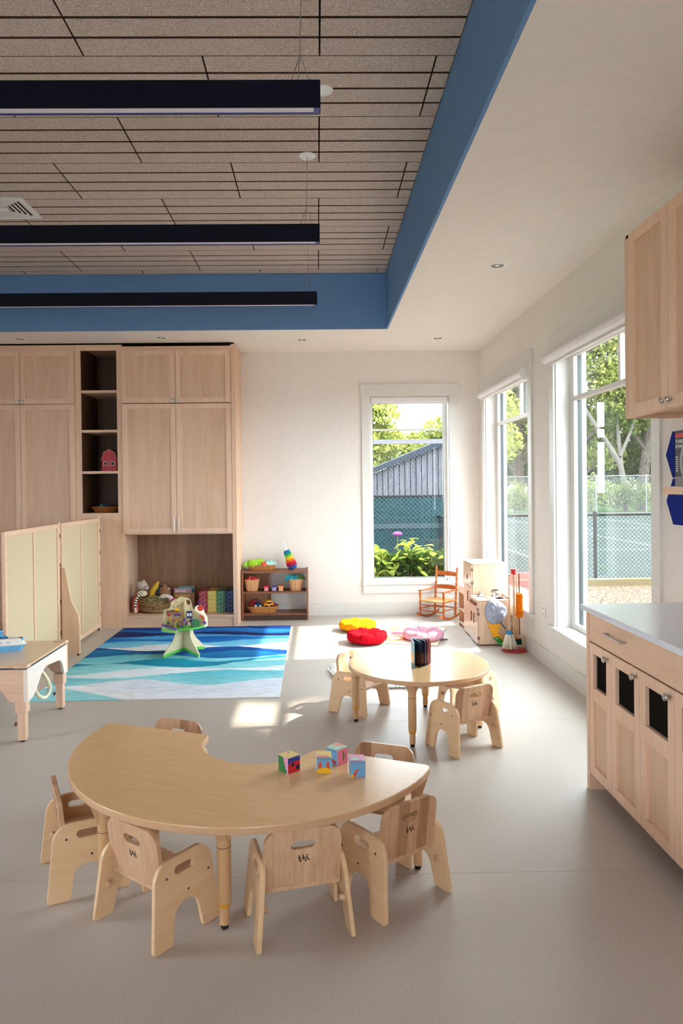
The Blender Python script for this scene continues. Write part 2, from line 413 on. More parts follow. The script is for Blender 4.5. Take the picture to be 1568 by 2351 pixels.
def side_window(name, y0, y1, mull):
    z0, z1 = WZ; w = bpy.data.objects.new(name, None); COL.objects.link(w); w['kind'] = 'structure'
    w.location = (XR, (y0 + y1) / 2, z0)
    L = T((-XR, -(y0 + y1) / 2, -z0))
    def P(mb, nm, mat):
        for v in mb.v: v += Vector((-XR, -(y0 + y1) / 2, -z0))
        return mb.build(nm, mat, w)
    # flat casing on the room side
    c = .105
    P(MB().box(XR - .02, XR - .0005, y0 - c, y0, z0 - .0, z1), 'casing', M_trim)
    P(MB().box(XR - .02, XR - .0005, y1, y1 + c, z0 - .0, z1), 'casing', M_trim)
    P(MB().bbox(XR - .026, XR - .0005, y0 - c - .02, y1 + c + .02, z1, z1 + .15, .003), 'header', M_trim)
    P(MB().bbox(XR - .045, XR - .0005, y0 - c - .03, y1 + c + .03, z0 - .025, z0 + .006, .004).box(XR - .006, XR + .15, y0 + .0005, y1 - .0005, z0 + .0005, z0 + .0058), 'sill', M_trim)
    P(MB().box(XR - .02, XR - .0005, y0 - c, y1 + c, z0 - .14, z0 - .025), 'apron', M_trim)
    # jamb lining
    xg = XR + .165
    P(MB().box(XR - .0, XR + .13, y0, y0 + .012, z0, z1).box(XR, XR + .13, y1 - .012, y1, z0, z1).box(XR, XR + .13, y0 + .012, y1 - .012, z1 - .012, z1), 'jamb', M_trim)
    fy0, fy1 = y0 + .012, y1 - .012; f = .085
    P(MB().box(XR + .12, XR + .15, fy0, fy0 + f, z0, z1 - .012).box(XR + .12, XR + .15, fy1 - f, fy1, z0, z1 - .012)
      .box(XR + .12, XR + .15, fy0 + f, fy1 - f, z0, z0 + .05).box(XR + .12, XR + .15, fy0 + f, fy1 - f, z1 - .05, z1 - .012), 'frame', M_trim)
    g = .008
    P(MB().box(XR + .15, XR + .19, fy0 + f - .012, fy0 + f - .002, z0 + .03, z1 - .04).box(XR + .15, XR + .19, fy1 - f + .002, fy1 - f + .012, z0 + .03, z1 - .04), 'gasket', M_gasket)
    P(MB().box(XR + .19, XR + .225, fy0 + .0, fy0 + f - .002, z0, z1 - .012).box(XR + .19, XR + .225, fy1 - f + .002, fy1, z0, z1 - .012)
      .box(XR + .19, XR + .225, fy0 + f, fy1 - f, z0, z0 + .03), 'outer_frame', M_alum)
    zr = 2.305
    P(MB().box(XR + .125, XR + .175, fy0 + f, fy1 - f, zr - .018, zr + .018), 'transom_bar', M_trim)
    P(MB().box(XR + .125, XR + .165, mull - .02, mull + .02, zr + .018, z1 - .05), 'mullion', M_trim)
    P(MB().box(XR + .165, XR + .19, mull - .03, mull + .012, zr + .018, z1 - .05), 'gasket', M_gasket)
    P(MB().box(xg, xg + .006, fy0 + f - .01, fy1 - f + .01, z0 + .04, zr - .018), 'pane', M_glass)
    P(MB().box(xg, xg + .006, fy0 + f - .01, mull - .02, zr + .018, z1 - .05), 'pane', M_glass)
    P(MB().box(xg, xg + .006, mull + .02, fy1 - f + .01, zr + .018, z1 - .05), 'pane', M_glass)
    return w
side_window('window_1', *W2, 4.97)
side_window('window_2', *W1, 7.42)
def back_window():
    z0, z1 = WZ; x0, x1 = WB; y = YB; w = bpy.data.objects.new('window_3', None); COL.objects.link(w); w['kind'] = 'structure'
    w.location = ((x0 + x1) / 2, y, z0)
    def P(mb, nm, mat):
        for v in mb.v: v -= Vector(w.location)
        return mb.build(nm, mat, w)
    c = .1
    P(MB().box(x0 - c, x0, y - .02, y - .0005, z0 + .01, z1), 'casing', M_trim); P(MB().box(x1, x1 + c, y - .02, y - .0005, z0 + .01, z1), 'casing', M_trim)
    P(MB().bbox(x0 - c - .015, x1 + c + .015, y - .026, y - .0005, z1, z1 + .145, .003), 'header', M_trim)
    P(MB().bbox(x0 - c - .01, x1 + c + .01, y - .04, y - .0005, z0 - .015, z0 + .015, .004).box(x0 + .0005, x1 - .0005, y - .006, y + .15, z0 + .0105, z0 + .0148), 'sill', M_trim)
    P(MB().box(x0 - c, x1 + c, y - .02, y - .0005, z0 - .12, z0 - .015), 'apron', M_trim)
    P(MB().box(x0, x0 + .01, y, y + .13, z0, z1).box(x1 - .01, x1, y, y + .13, z0, z1).box(x0 + .01, x1 - .01, y, y + .13, z1 - .01, z1), 'jamb', M_trim)
    f = .035
    P(MB().box(x0 + .01, x0 + .01 + f, y + .12, y + .17, z0, z1).box(x1 - .01 - f, x1 - .01, y + .12, y + .17, z0, z1)
      .box(x0 + .01 + f, x1 - .01 - f, y + .12, y + .17, z0 + .01, z0 + .045).box(x0 + .01 + f, x1 - .01 - f, y + .12, y + .17, z1 - .04, z1 - .01), 'frame', M_trim)
    P(MB().box(x1 - .052, x1 - .045, y + .15, y + .19, z0 + .03, z1 - .03).box(x0 + .045, x0 + .052, y + .15, y + .19, z0 + .03, z1 - .03)
      .box(x0 + .052, x1 - .052, y + .15, y + .19, z0 + .045, z0 + .053), 'gasket', M_gasket)
    P(MB().box(x0 + .045, x1 - .045, y + .12, y + .165, 2.277, 2.302), 'transom_bar', M_trim)
    P(MB().box(x0 + .04, x1 - .04, y + .16, y + .166, z0 + .04, 2.277), 'pane', M_glass)
    P(MB().box(x0 + .04, x1 - .04, y + .16, y + .166, 2.302, z1 - .03), 'pane', M_glass)
    P(MB().box(x1 - .012, x1 - .004, y - .028, y + .02, .86, .94), 'latch', M_steel)
back_window()
M_shade = plain('shade_fabric', (232, 228, 232), .6)
def shade_side(y0, y1, label):
    t = thing('roller_shade', label, 'roller shade', (XR - .02, (y0 + y1) / 2, 2.64), 0, 'roller shades over the right-hand windows')
    h = (y1 - y0) / 2; prof = rpoly([(0, -.045, .0), (.02, -.045, 0), (-.005, -.03, .0)] , 1)
    out = [(0.0, .055), (0.0, -.03)] + [(-.02 - .055 * math.sin(a) , .012 - .043 * math.cos(a)) for a in [PI * k / 10 for k in range(11)]] + [(-.015, .055)]
    me = plate(out, (), h * 2, 0); M = Matrix(((1, 0, 0, 0), (0, 0, 1, 0), (0, 1, 0, 0), (0, 0, 0, 1)))
    MB().mesh(me, M).build('cassette', M_shade, t)
    MB().box(-.035, -.012, -h + .01, h - .01, -.048, -.032).build('hem_bar', M_trim, t)
    for s in (-1, 1):
        MB().lathe([(.001, 0), (.043, 0), (.045, .004), (.03, .008), (.001, .008)], 16, T((-.03, s * h, .01)) @ RX(-s * PI / 2)).build('end_cap', M_white, t)
    return t
shade_side(W1[0] + .01, W1[1] + .02, 'white roller shade wound up over the narrow side window beside the room corner')
shade_side(W2[0] + .01, W2[1] + .07, 'white roller shade wound up over the wide side window nearest the wall cabinet')
t = thing('roller_shade', 'cream roller shade wound up at the top of the back-wall window', 'roller shade', ((WB[0] + WB[1]) / 2, YB + .03, 2.65))
w_ = (WB[1] - WB[0]) / 2 - .014
MB().bbox(-w_, w_, -.03, .04, -.035, .038, .012).build('cassette', M_shade, t); MB().box(-w_ + .006, w_ - .006, -.012, .01, -.047, -.036).build('hem_bar', M_trim, t)

# ------------------------------------------------------------------ recessed lights
def downlight(x, y, label):
    t = thing('recessed_light', label, 'ceiling light', (x, y, ZC), 0, 'small recessed ceiling lights')
    MB().lathe([(.045, -.001), (.052, -.006), (.066, -.006), (.072, -.001), (.066, -.0005)], 28, cap=False).build('trim_ring', M_white, t)
    MB().lathe([(.046, -.004), (.046, -.002), (.036, -.0012), (.001, -.0012)], 24, cap=False).build('reflector', plain('dull_reflector', (120, 112, 104), .35, .8), t)
    MB().lathe([(.001, -.005), (.016, -.005), (.018, -.0015)], 16, cap=False).build('lamp', plain('lamp_lens', (240, 236, 226), .3), t)
for x, y, s in [(-3.25, 7.86, 'recessed ceiling light at the far left above the tall cabinets'), (-1.70, 7.86, 'recessed ceiling light above the tall cabinet with the toy niche'),
                (-.156, 8.03, 'recessed ceiling light above the low brown toy shelf'), (1.376, 8.0, 'recessed ceiling light near the back corner above the window'),
                (1.376, 5.35, 'recessed ceiling light nearest the camera on the white soffit')]: downlight(x, y, s)

# ------------------------------------------------------------------ linear pendants
def pendant(y, xe, label):
    t = thing('linear_pendant', label, 'pendant light', (xe, y, 3.37), 0, 'long navy pendants')
    L = 4.3; w = .03; hh = .12
    MB().box(-L, 0, -w, -w + .004, -hh, 0).box(-L, 0, w - .004, w, -hh, 0).box(-L, 0, -w + .004, w - .004, -.004, 0).box(-.004, 0, -w + .004, w - .004, -hh, -.004).box(-L, -L + .004, -w + .004, w - .004, -hh, -.004).build('housing', M_navy, t)
    MB().box(-L + .004, -.03, -w + .005, w - .012, -hh + .003, -hh + .012).build('diffuser', M_diff, t)
    MB().box(-L + .004, -.004, w - .012, w - .004, -hh, -hh + .01).box(-.03, -.004, -w + .005, w - .012, -hh, -hh + .01).build('lip', plain('navy_lip', (30, 40, 140), .4), t)
    for dx in (-.10, -3.6):
        MB().tube([(dx, 0, 0), (dx + .012, 0, .12), (dx + .022, 0, ZT - 3.37)], .0022, 6).build('cable', M_steel, t)
        if dx > -1: MB().tube([(dx + .055, 0, 0), (dx + .02, 0, .11), (dx + .022, 0, .13)], .0012, 5).tube([(dx - .03, 0, 0), (dx + .012, 0, .12)], .0018, 5).build('cord', plain('grey_cord', (120, 112, 106), .6), t)
        MB().lathe([(.001, -.012), (.05, -.010), (.058, -.004), (.058, 0)], 28, T((dx + .022, 0, ZT - 3.37))).build('canopy', M_white, t)
    return t
pendant(3.13, .032, 'navy linear pendant light nearest the camera')
pendant(4.83, .035, 'navy linear pendant light, middle of the three')
pendant(6.50, .018, 'navy linear pendant light farthest from the camera, in front of the blue band')
t = MB().lathe([(.001, -.02), (.04, -.016), (.055, -.004), (.056, 0)], 28).build('sprinkler_cover', M_white, None, (.058, 4.03, ZT))
tag(t, 'small white round ceiling cover half hidden behind the nearest navy pendant', 'ceiling cover')
# air diffuser
t = thing('air_vent', 'white louvred air vent set into the fibre ceiling at the left edge', 'air vent', (-2.55, 5.70, ZT))
mb = MB()
def ring(mb, a, c, b0, z0, z1, wd):
    mb.box(-a, a, -c, -c + wd, z0, z1).box(-a, a, c - wd, c, z0, z1).box(-a, -a + wd, -c + wd, c - wd, z0, z1).box(a - wd, a, -c + wd, c - wd, z0, z1); return mb
ring(MB(), .31, .20, 0, -.016, 0, .03).build('frame', M_white, t)
MB().box(-.28, .28, -.17, .17, -.002, -.0005).build('backing', M_dark, t)
for k in range(5):
    a = .272 - k * .034; c = .162 - k * .027
    if c < .05: break
    ring(MB(), a, c, 0, -.014, -.004, .009).build('louvre', M_white, t)
MB().box(-.135, .135, -.05, .05, -.014, -.004).build('centre_plate', M_white, t)
# outlet
t = thing('wall_outlet', 'white electrical outlet low on the wall between the two side windows', 'outlet', (XR, 6.27, .465))
MB().bbox(-.008, -.0005, -.036, .036, -.058, .058, .003).build('plate', M_white, t)
for z in (-.026, .026): MB().bbox(-.011, -.007, -.016, .016, z - .014, z + .014, .001).build('socket', plain('outlet_face', (214, 212, 208), .4), t)
for z in (-.026, .026): MB().box(-.0116, -.0108, -.008, -.005, z - .004, z + .006).box(-.0116, -.0108, .005, .008, z - .004, z + .006).build('slot', M_black, t)

# ================================================================== CABINETS
def shaker(parent, x0, x1, z0, z1, y=0.0, st=.058, loc_knob=None, bar=None, opening=None, rail=None, name='door'):
    """framed door whose face is at y (front = -y)"""
    cx, cz = (x0 + x1) / 2, z0
    a, b = x0 - cx + .002, x1 - cx - .002; h = z1 - z0
    mb = MB(); t0, t1 = -.019, 0
    mb.bbox(a, a + st, t0, t1, .0015, h - .0015, .0012, seg=1).bbox(b - st, b, t0, t1, .0015, h - .0015, .0012, seg=1)
    mb.box(a + st, b - st, t0 + .0004, t1, .0015, st).box(a + st, b - st, t0 + .0004, t1, h - st, h - .0015)
    if rail: mb.box(a + st, b - st, t0 + .0004, t1, rail[0] - z0, rail[1] - z0)
    d = mb.build(name, M_frame, parent, (cx, y, cz))
    top = (rail[0] - z0) if rail else h - st
    MB().box(a + st, b - st, -.006, -.001, st, top).build('door_panel', M_panelw, d)
    if loc_knob:
        kx, kz = loc_knob[0] - cx, loc_knob[1] - z0
        MB().lathe([(.005, 0), (.006, .012), (.014, .017), (.016, .022), (.014, .027), (.001, .029)], 18, T((kx, -.019, kz)) @ RX(PI / 2)).build('knob', M_steel, d)
    if bar:
        bx, b0, b1 = bar[0] - cx, bar[1] - z0, bar[2] - z0
        MB().cyl((bx, -.045, b0), (bx, -.045, b1), .005, 10).cyl((bx, -.019, b0 + .012), (bx, -.045, b0 + .012), .004, 8).cyl((bx, -.019, b1 - .012), (bx, -.045, b1 - .012), .004, 8).build('handle', M_steel, d)
    return d
YC = 8.13                      # face of the tall cabinets
CD = YB - .004 - YC
# right-hand unit: doors above an open toy niche
ox = -2.23
t = thing('tall_cabinet', 'tall maple cabinet with four panelled doors above an open toy niche', 'cabinet', (ox, YC, 0))
w = 1.305
MB().box(w - .048, w, 0, CD, 0, 3.23).build('side_panel', M_maple, t)
MB().box(0, .02, .0, CD, 0, 3.23).build('side_panel', M_maple, t)
MB().box(.02, w - .048, 0, .02, 3.165, 3.23).box(.02, w - .048, .0, CD, 3.21, 3.2299).build('top_rail', M_maplex, t)
MB().box(.02, w - .048, .02, CD, 1.062, 1.082).build('niche_top', M_maplex, t)
MB().box(.02, w - .048, CD - .02, CD, .02, 3.21).build('back_panel', grain('niche_back_shade', (160, 122, 94), (124, 88, 64), 'z', .8, .5), t)  # back panel colour darkened for the shade inside the niche
MB().box(.02, w - .048, .0, CD - .02, .112, .135).box(.02, w - .048, .012, .03, 0, .112).build('niche_floor', M_maplex, t)
MB().box(.02, .032, .004, .022, .135, 1.062).build('stile', M_maple, t)
dx0, dm, dx1 = .016, .627, w - .05
shaker(t, dx0, dm, 2.562, 3.163, loc_knob=(dm - .028, 2.592)); shaker(t, dm, dx1, 2.562, 3.163, loc_knob=(dm + .028, 2.592))
shaker(t, dx0, dm, 1.078, 2.556, bar=(dm - .026, 1.10, 1.27)); shaker(t, dm, dx1, 1.078, 2.556, bar=(dm + .026, 1.10, 1.27))
MB().box(.02, w - .02, .02, CD, 3.23, 3.251).build('gap_shade_strip', M_dark, t)  # solid dark strips above the tall cabinets stand in for shade
# open shelf tower
t = thing('shelf_tower', 'narrow open maple shelf column between the tall cabinets', 'shelf', (-2.735, YC, 0)); w = .505
MB().box(0, .055, 0, .02, 0, 3.23).box(0, .02, .02, CD, 0, 3.23).build('stile', M_maple, t)
MB().box(w - .042, w, 0, .02, 0, 3.23).box(w - .02, w, .02, CD, 0, 3.23).build('stile', M_maple, t)
MB().box(.0202, .055, .0205, CD - .016, 1.3145, 3.209).box(w - .0425, w - .0202, .0205, CD - .016, 1.3145, 3.209).build('inner_shade_lining', M_mapleshade, t)  # added lining, its dark colour paints shade on the tower's inner sides
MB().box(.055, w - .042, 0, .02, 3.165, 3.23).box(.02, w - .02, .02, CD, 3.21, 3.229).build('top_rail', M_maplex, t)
MB().box(.02, w - .02, CD - .015, CD, .02, 3.21).build('back_panel', M_mapleshade, t)
MB().box(.055, w - .042, 0, .02, .0, 1.315).build('lower_panel', M_maple, t)
for z in (1.300, 1.78, 2.25, 2.70): MB().box(.0555, w - .0425, .001, CD - .0155, z - .014, z + .014).build('shelf', M_maplex, t)
MB().box(.0, w, .02, CD, 3.23, 3.251).build('gap_shade_strip', M_dark, t)
# left-hand unit running out of frame
t = thing('tall_cabinet', 'tall maple cabinet with panelled doors running out of the left edge', 'cabinet', (-5.2, YC, 0)); w = 2.463
MB().box(0, w, .02, CD, .08, 3.228).build('carcass', M_maple, t)
MB().box(0, w, .02, CD, 3.23, 3.251).build('gap_shade_strip', M_dark, t)
MB().box(0, w, 0, .02, 3.165, 3.23).build('top_rail', M_maplex, t)
MB().box(0, w, .05, .07, 0, .08).build('toe_kick', M_maplex, t)
MB().box(w - .012, w, 0, .02, .08, 3.165).build('stile', M_maple, t)
e = w - .012; k = 0
while e > .1:
    a = e - .612; s = 1 if k % 2 else -1
    kx = (a + .028) if k % 2 == 0 else (e - .028)
    shaker(t, max(a, 0), e, 2.562, 3.163, loc_knob=(kx, 2.592)); shaker(t, max(a, 0), e, .09, 2.556)
    e = a; k += 1

# base cabinets on the right wall (front faces the room)
BX, BY = 1.428, 3.715
t = thing('base_cabinet', 'maple base cabinet with drawers and square-windowed doors beside the right wall', 'cabinet', (BX, BY, 0), -PI / 2)
bw, bd = 3.1, XR - .002 - BX
MB().box(0, .035, -.019, bd, 0, .938).build('end_panel', M_maple, t)
MB().box(.035, bw, .09, .105, 0, .085).build('toe_kick', M_maplex, t)
MB().box(.035, bw, .0, bd, .085, .1).box(.035, bw, bd - .012, bd, .1, .938).box(.035, bw, 0, bd - .012, .92, .9375).build('carcass', M_mapleshade, t)
MB().box(.035, bw, .02, bd - .02, .772, .782).build('divider', M_mapleshade, t)
dd = [.040, .309, .617, .922, 1.23, 1.54, 1.85, 2.16, 2.47, 2.78, 3.09]
for a, b in zip(dd[:-1], dd[1:]):
    d = shaker(t, a, b, .092, .779, st=.052, rail=(.482, .553), loc_knob=(b - .032, .742))
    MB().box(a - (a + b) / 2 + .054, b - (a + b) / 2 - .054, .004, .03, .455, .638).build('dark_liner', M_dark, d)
for a, b in zip(dd[0::3], dd[3::3]):
    d = MB().bbox(a - (a + b) / 2 + .0015, b - (a + b) / 2 - .0015, -.019, 0, .0015, .150, .0012, seg=1).build('drawer', M_maplex, t, ((a + b) / 2, 0, .784))
    hx = .386 - (a + b) / 2 if a < .1 else 0
    MB().box(hx - .105 , hx + .105, -.052, -.043, .082, .090).box(hx - .105, hx - .095, -.043, -.019, .082, .090).box(hx + .095, hx + .105, -.043, -.019, .082, .090).build('handle', M_steel, d)
t = MB().bbox(-.018, bw, -.045, bd - .001, 0, .028, .004).build('countertop', M_counter, None, (BX, BY, .9385), (0, 0, -PI / 2))
tag(t, 'pale grey quartz countertop on the maple base cabinet', 'countertop')
# wall cabinet above
UX, UY = 1.70, 3.885
t = thing('wall_cabinet', 'maple wall cabinet with panelled doors hung above the countertop', 'cabinet', (UX, UY, 1.956), -PI / 2)
uw, ud = 3.0, XR - .002 - UX
MB().box(0, .085, 0, .02, 0, .995).box(0, .018, .02, ud, 0, .995).build('end_panel', M_maple, t)
MB().box(.018, uw, .02, ud, .03, .05).box(.018, uw, ud - .01, ud, .05, .995).box(.018, uw, .0, ud - .01, .975, .9949).build('carcass', M_maplex, t)
MB().box(.085, uw, .0, .02, .0, .03).build('light_rail', M_maplex, t)
k = 0; a = .085
while a < uw - .1:
    b = min(a + .425, uw); shaker(t, a, b, .004, .985, st=.062, loc_knob=((b - .028) if k % 2 == 0 else (a + .028), .042)); a = b; k += 1
# small shelf under it
t = thing('wall_shelf', 'thin maple shelf on the right wall below the wall cabinet', 'shelf', (XR - .001, 3.68, 1.563))
MB().box(-.205, 0, -1.8, 0, -.02, .02).build('board', M_mapley, t)
for yy in (-.3, -1.4): MB().box(-.15, -.002, yy - .01, yy + .01, -.06, -.02).build('bracket', M_steel, t)
M_felt = speckle('blue_felt', (32, 52, 148), (14, 24, 92), 300, .9, .1)
def hexa(cy_, cz, label):
    s = .1495; me = plate([(s * math.cos(PI / 3 * k), s * math.sin(PI / 3 * k)) for k in range(6)], (), .01, .001)
    o = MB().mesh(me, YZ).build('felt_tile', M_felt, None, (XR - .0055, cy_, cz)); tag(o, label, 'felt tile', 'hexagonal blue felt tiles by the shelf')
hexa(3.887, 1.759, 'blue hexagonal felt tile on the wall, above the thin shelf'); hexa(3.883, 1.496, 'blue hexagonal felt tile on the wall, crossing under the thin shelf')
hexa(3.657, 1.628, 'blue hexagonal felt tile partly hidden behind the black fan box')
# carton of a fan
t = thing('fan_box', 'black retail carton with red and white lettering standing on the thin shelf', 'box', (1.862, 3.665, 1.583), 0)
MB().bbox(.0, .12, -.30, 0, 0, .285, .002).build('carton', plain('carton_black', (22, 22, 24), .35), t)
def text(parent, s, size, loc, mat, rot, name='lettering', ex=.0006):
    cu = bpy.data.curves.new('t', 'FONT'); cu.body = s; cu.size = size; cu.extrude = ex
    ob = bpy.data.objects.new('t', cu); me = bpy.data.meshes.new_from_object(ob); bpy.data.objects.remove(ob); bpy.data.curves.remove(cu)
    me.materials.clear(); me.materials.append(mat); return link(name, me, parent, loc, rot)
rot = Matrix(((0, 0, -1), (-1, 0, 0), (0, 1, 0))).to_euler()
text(t, 'TURBOFORCE', .026, (-.0008, -.006, .222), M_white, rot); text(t, 'POWER', .026, (-.0008, -.006, .196), M_white, rot)
MB().box(-.0012, -.0001, -.20, -.004, .252, .272).build('red_band', plain('brand_red', (200, 24, 40), .4), t)
MB().box(-.0012, -.0001, -.30, -.0, .0, .05).build('grey_foot_band', plain('carton_grey', (120, 122, 128), .4), t)
for k in range(7): MB().box(-.001, -.0001, -.03, -.008, .15 - k * .012, .154 - k * .012).build('small_print', M_white, t)
MB().mesh(plate([( -.17 + .135 * math.cos(a) * .9, .125 + .12 * math.sin(a)) for a in np.linspace(0, 2 * PI, 40, endpoint=False)], (), .002), YZ @ Matrix.Identity(4)).build('fan_picture', plain('fan_grey', (150, 152, 160), .3), t, (-.001, 0, 0))
MB().mesh(plate([( -.17 + .105 * math.cos(a) * .9, .125 + .095 * math.sin(a)) for a in np.linspace(0, 2 * PI, 40, endpoint=False)], (), .001), YZ).build('fan_picture_centre', plain('fan_dark', (70, 70, 78), .3), t, (-.0028, 0, 0))

# ================================================================== CHAIRS
M_hole = plain('screw_dark', (60, 46, 36), .5)
M_ink = plain('ink', (30, 22, 18), .7)
SPL = .09
def panel_M(side):
    # maps a YZ plate onto the splayed side: x = side*(.17 - SPL*z)
    return Matrix(((1, 0, -side * SPL, side * .17), (0, 1, 0, 0), (0, 0, 1, 0), (0, 0, 0, 1)))
def panel_mesh2(side):
    out = rpoly([(-.158, 0, .012), (-.128, .292, .075), (.128, .292, .075), (.158, 0, .012), (.072, 0, .012), (.050, .128, .052), (-.050, .128, .052), (-.072, 0, .012)][::-1])
    me = plate(out, [stadium(0, .243, .088, .029)], .0165, .003)
    return MB().mesh(me, panel_M(side) @ YZ)
def figures():
    mb = MB()
    def poly(pts): mb.mesh(plate(pts, (), .0006), XZ)
    poly([(-.024, .000), (.024, .003), (.024, .0005), (-.024, -.0025)])
    for x in (-.013, .011): poly([(x - .005, -.004), (x + .005, -.003), (x, -.014)])
    for x, s in ((-.018, 1), (0, 1), (.018, -1)):
        poly([(x + .003 * math.cos(a), .018 + .003 * math.sin(a)) for a in np.linspace(0, 2 * PI, 8, endpoint=False)])
        poly([(x - .003, .014), (x + .002, .015), (x + .004 * s, .003), (x - .003 * s, .003)]); poly([(x, .013), (x + .009 * s, .007), (x + .008 * s, .005), (x - .001, .010)])
    poly([(.019, .004), (.030, -.008), (.027, -.010), (.016, .002)])
    return mb
BT = math.radians(7)
def stave_mat():
    m = M_plyb.copy(); m.name = 'glued_stave_board'; n = m.node_tree.nodes; l = m.node_tree.links; b = n['Principled BSDF']
    src = b.inputs['Base Color'].links[0].from_socket
    tc = n.new('ShaderNodeTexCoord'); oi = n.new('ShaderNodeObjectInfo'); sp = n.new('ShaderNodeSeparateXYZ'); l.new(tc.outputs['Object'], sp.inputs[0])
    a = n.new('ShaderNodeMath'); a.operation = 'MULTIPLY_ADD'; a.inputs[1].default_value = 19; l.new(sp.outputs[0], a.inputs[0])
    q = n.new('ShaderNodeMath'); q.operation = 'MULTIPLY'; q.inputs[1].default_value = 37; l.new(oi.outputs['Random'], q.inputs[0]); l.new(q.outputs[0], a.inputs[2])
    f = n.new('ShaderNodeMath'); f.operation = 'FLOOR'; l.new(a.outputs[0], f.inputs[0])
    w = n.new('ShaderNodeTexWhiteNoise'); w.noise_dimensions = '1D'; l.new(f.outputs[0], w.inputs['W'])
    cr = n.new('ShaderNodeValToRGB'); cr.color_ramp.interpolation = 'CONSTANT'; e = cr.color_ramp.elements
    e[0].position = 0; e[0].color = rgba((206, 188, 178)); e[1].position = .18; e[1].color = rgba((246, 242, 240)); k = e.new(.5); k.color = rgba((255, 255, 255)); k = e.new(.8); k.color = rgba((238, 226, 220))
    l.new(w.outputs['Value'], cr.inputs[0])
    mx = n.new('ShaderNodeMix'); mx.data_type = 'RGBA'; mx.blend_type = 'MULTIPLY'; mx.inputs[0].default_value = 1
    l.new(src, mx.inputs[6]); l.new(cr.outputs[0], mx.inputs[7]); l.new(mx.outputs[2], b.inputs['Base Color']); return m
M_stave = stave_mat()
def make_chair(name, label):
    t = thing(name, label, 'chair')
    for s in (-1, 1):
        p = panel_mesh2(s).build('side_panel', M_ply, t)
        for (y, z) in ((-.082, .232), (.112, .190), (.012, .160)):
            x = s * (.17 - SPL * z)
            MB().lathe([(.001, .0085), (.0042, .0088), (.005, .0082)], 10, T((x, y, z)) @ RY(s * PI / 2)).build('screw', M_hole, p)
        x = s * (.17 - SPL * .128)
        MB().lathe([(.0115, 0), (.0115, .018), (.0095, .021), (.001, .021)], 14, T((x - s * .008, -.108, .128)) @ RY(-s * PI / 2)).build('peg', M_plyb, p)
    out = rpoly([(-.141, 0, .004), (.141, 0, .004), (.141, .210, .05), (-.141, .210, .05)])
    me = plate(out, [stadium(0, .150, .088, .030)], .019, .003)
    b = MB().mesh(me, RX(BT) @ XZ).build('backrest', M_stave, t, (0, -.082, .188))
    figures().build('emblem', M_ink, b, (0, -.0099 , .112)).rotation_euler = (0, 0, PI)
    b.children[0].matrix_local = Matrix.Rotation(BT, 4, 'X') @ T((0, -.0100, .096)) @ Matrix.Scale(.82, 4)
    MB().bbox(-.143, .143, -.085, .118, .168, .186, .003).build('seat', M_plyb, t)
    return t
CH = make_chair('toddler_chair', '')
spots = [(-.989, 2.957, -64.8, 'birch toddler chair at the left end of the kidney table, seen side on'),
         (-.617, 2.646, -37.9, 'birch toddler chair just left of the amber-ringed front table leg'),
         (-.090, 2.610, 14.3, 'birch toddler chair seen straight from behind, front centre of the picture'),
         (.279, 2.790, 36.5, 'birch toddler chair at the right front of the kidney table, back turned to camera'),
         (.262, 3.205, 159, 'birch toddler chair behind the coloured blocks on the far side of the kidney table'),
         (-.775, 3.60, 156.4, 'toddler chair behind the left wing of the kidney table, only its top edge showing'),
         (.881, 4.329, 29.3, 'sunlit birch toddler chair at the near right of the round table'),
         (.29, 5.10, -124, 'birch toddler chair at the left of the round table, side on to camera'),
         (1.053, 4.997, -36.2, 'birch toddler chair mostly hidden on the far right of the round table')]
for i, (x, y, a, lb) in enumerate(spots):
    c = CH if i == 0 else copy_tree(CH)
    c.location = (x, y, 0); c.rotation_euler = (0, 0, math.radians(a)); tag(c, lb, 'chair', 'toddler chairs around the two tables')

# ================================================================== TABLES
def table_leg(parent, x, y, top, ang):
    l = MB().lathe([(.0245, .098), (.0255, .106), (.0255, top)], 20, cap=True)
    o = l.build('leg', M_leg, parent, (x, y, 0))
    MB().lathe([(.0262, .30), (.0262, .302)], 20).build('joint_line', M_hole, o)
    MB().lathe([(.0205, .082), (.0225, .086), (.0225, .092), (.0245, .098)], 20, cap=False).build('ring', M_ring, o)
    MB().lathe([(.0185, .018), (.0185, .084)], 18).build('insert', M_leg, o)
    MB().lathe([(.012, 0), (.0145, .004), (.0145, .018)], 16).build('foot', M_black, o)
    me = plate([(-.05, 0), (.05, 0), (.025, -.07), (-.025, -.07)], (), .022, .001)
    MB().mesh(me, T((0, 0, top)) @ RZ(ang) @ XZ).build('bracket', M_leg, o)
    me = plate([(-.05, 0), (.0, 0), (.0, -.07), (-.025, -.07)], (), .022, .001)
    MB().mesh(me, T((0, 0, top)) @ RZ(ang + PI / 2) @ XZ).build('bracket', M_leg, o)
def tabletop(parent, out, z, th, mat=None):
    me = plate(out, (), th, .004)
    mb = MB().mesh(me, T((0, 0, z - th / 2)))
    mb.mi = [0 if sum((mb.v[i].z for i in f)) / len(f) > z - .0045 else 1 for f in mb.f]
    return mb.build('tabletop', [M_lam, M_edge], parent)
TBH = .43
ang = math.atan2(-.612, 1.53)
t = thing('kidney_table', 'large half-round maple activity table with a scooped inner edge', 'table', (-.295, 3.265, 0), ang)
pts = []
R = .818
for k in range(0, 41):
    a = PI + PI * k / 40; pts.append((R * math.cos(a) + .003, R * math.sin(a), 0))
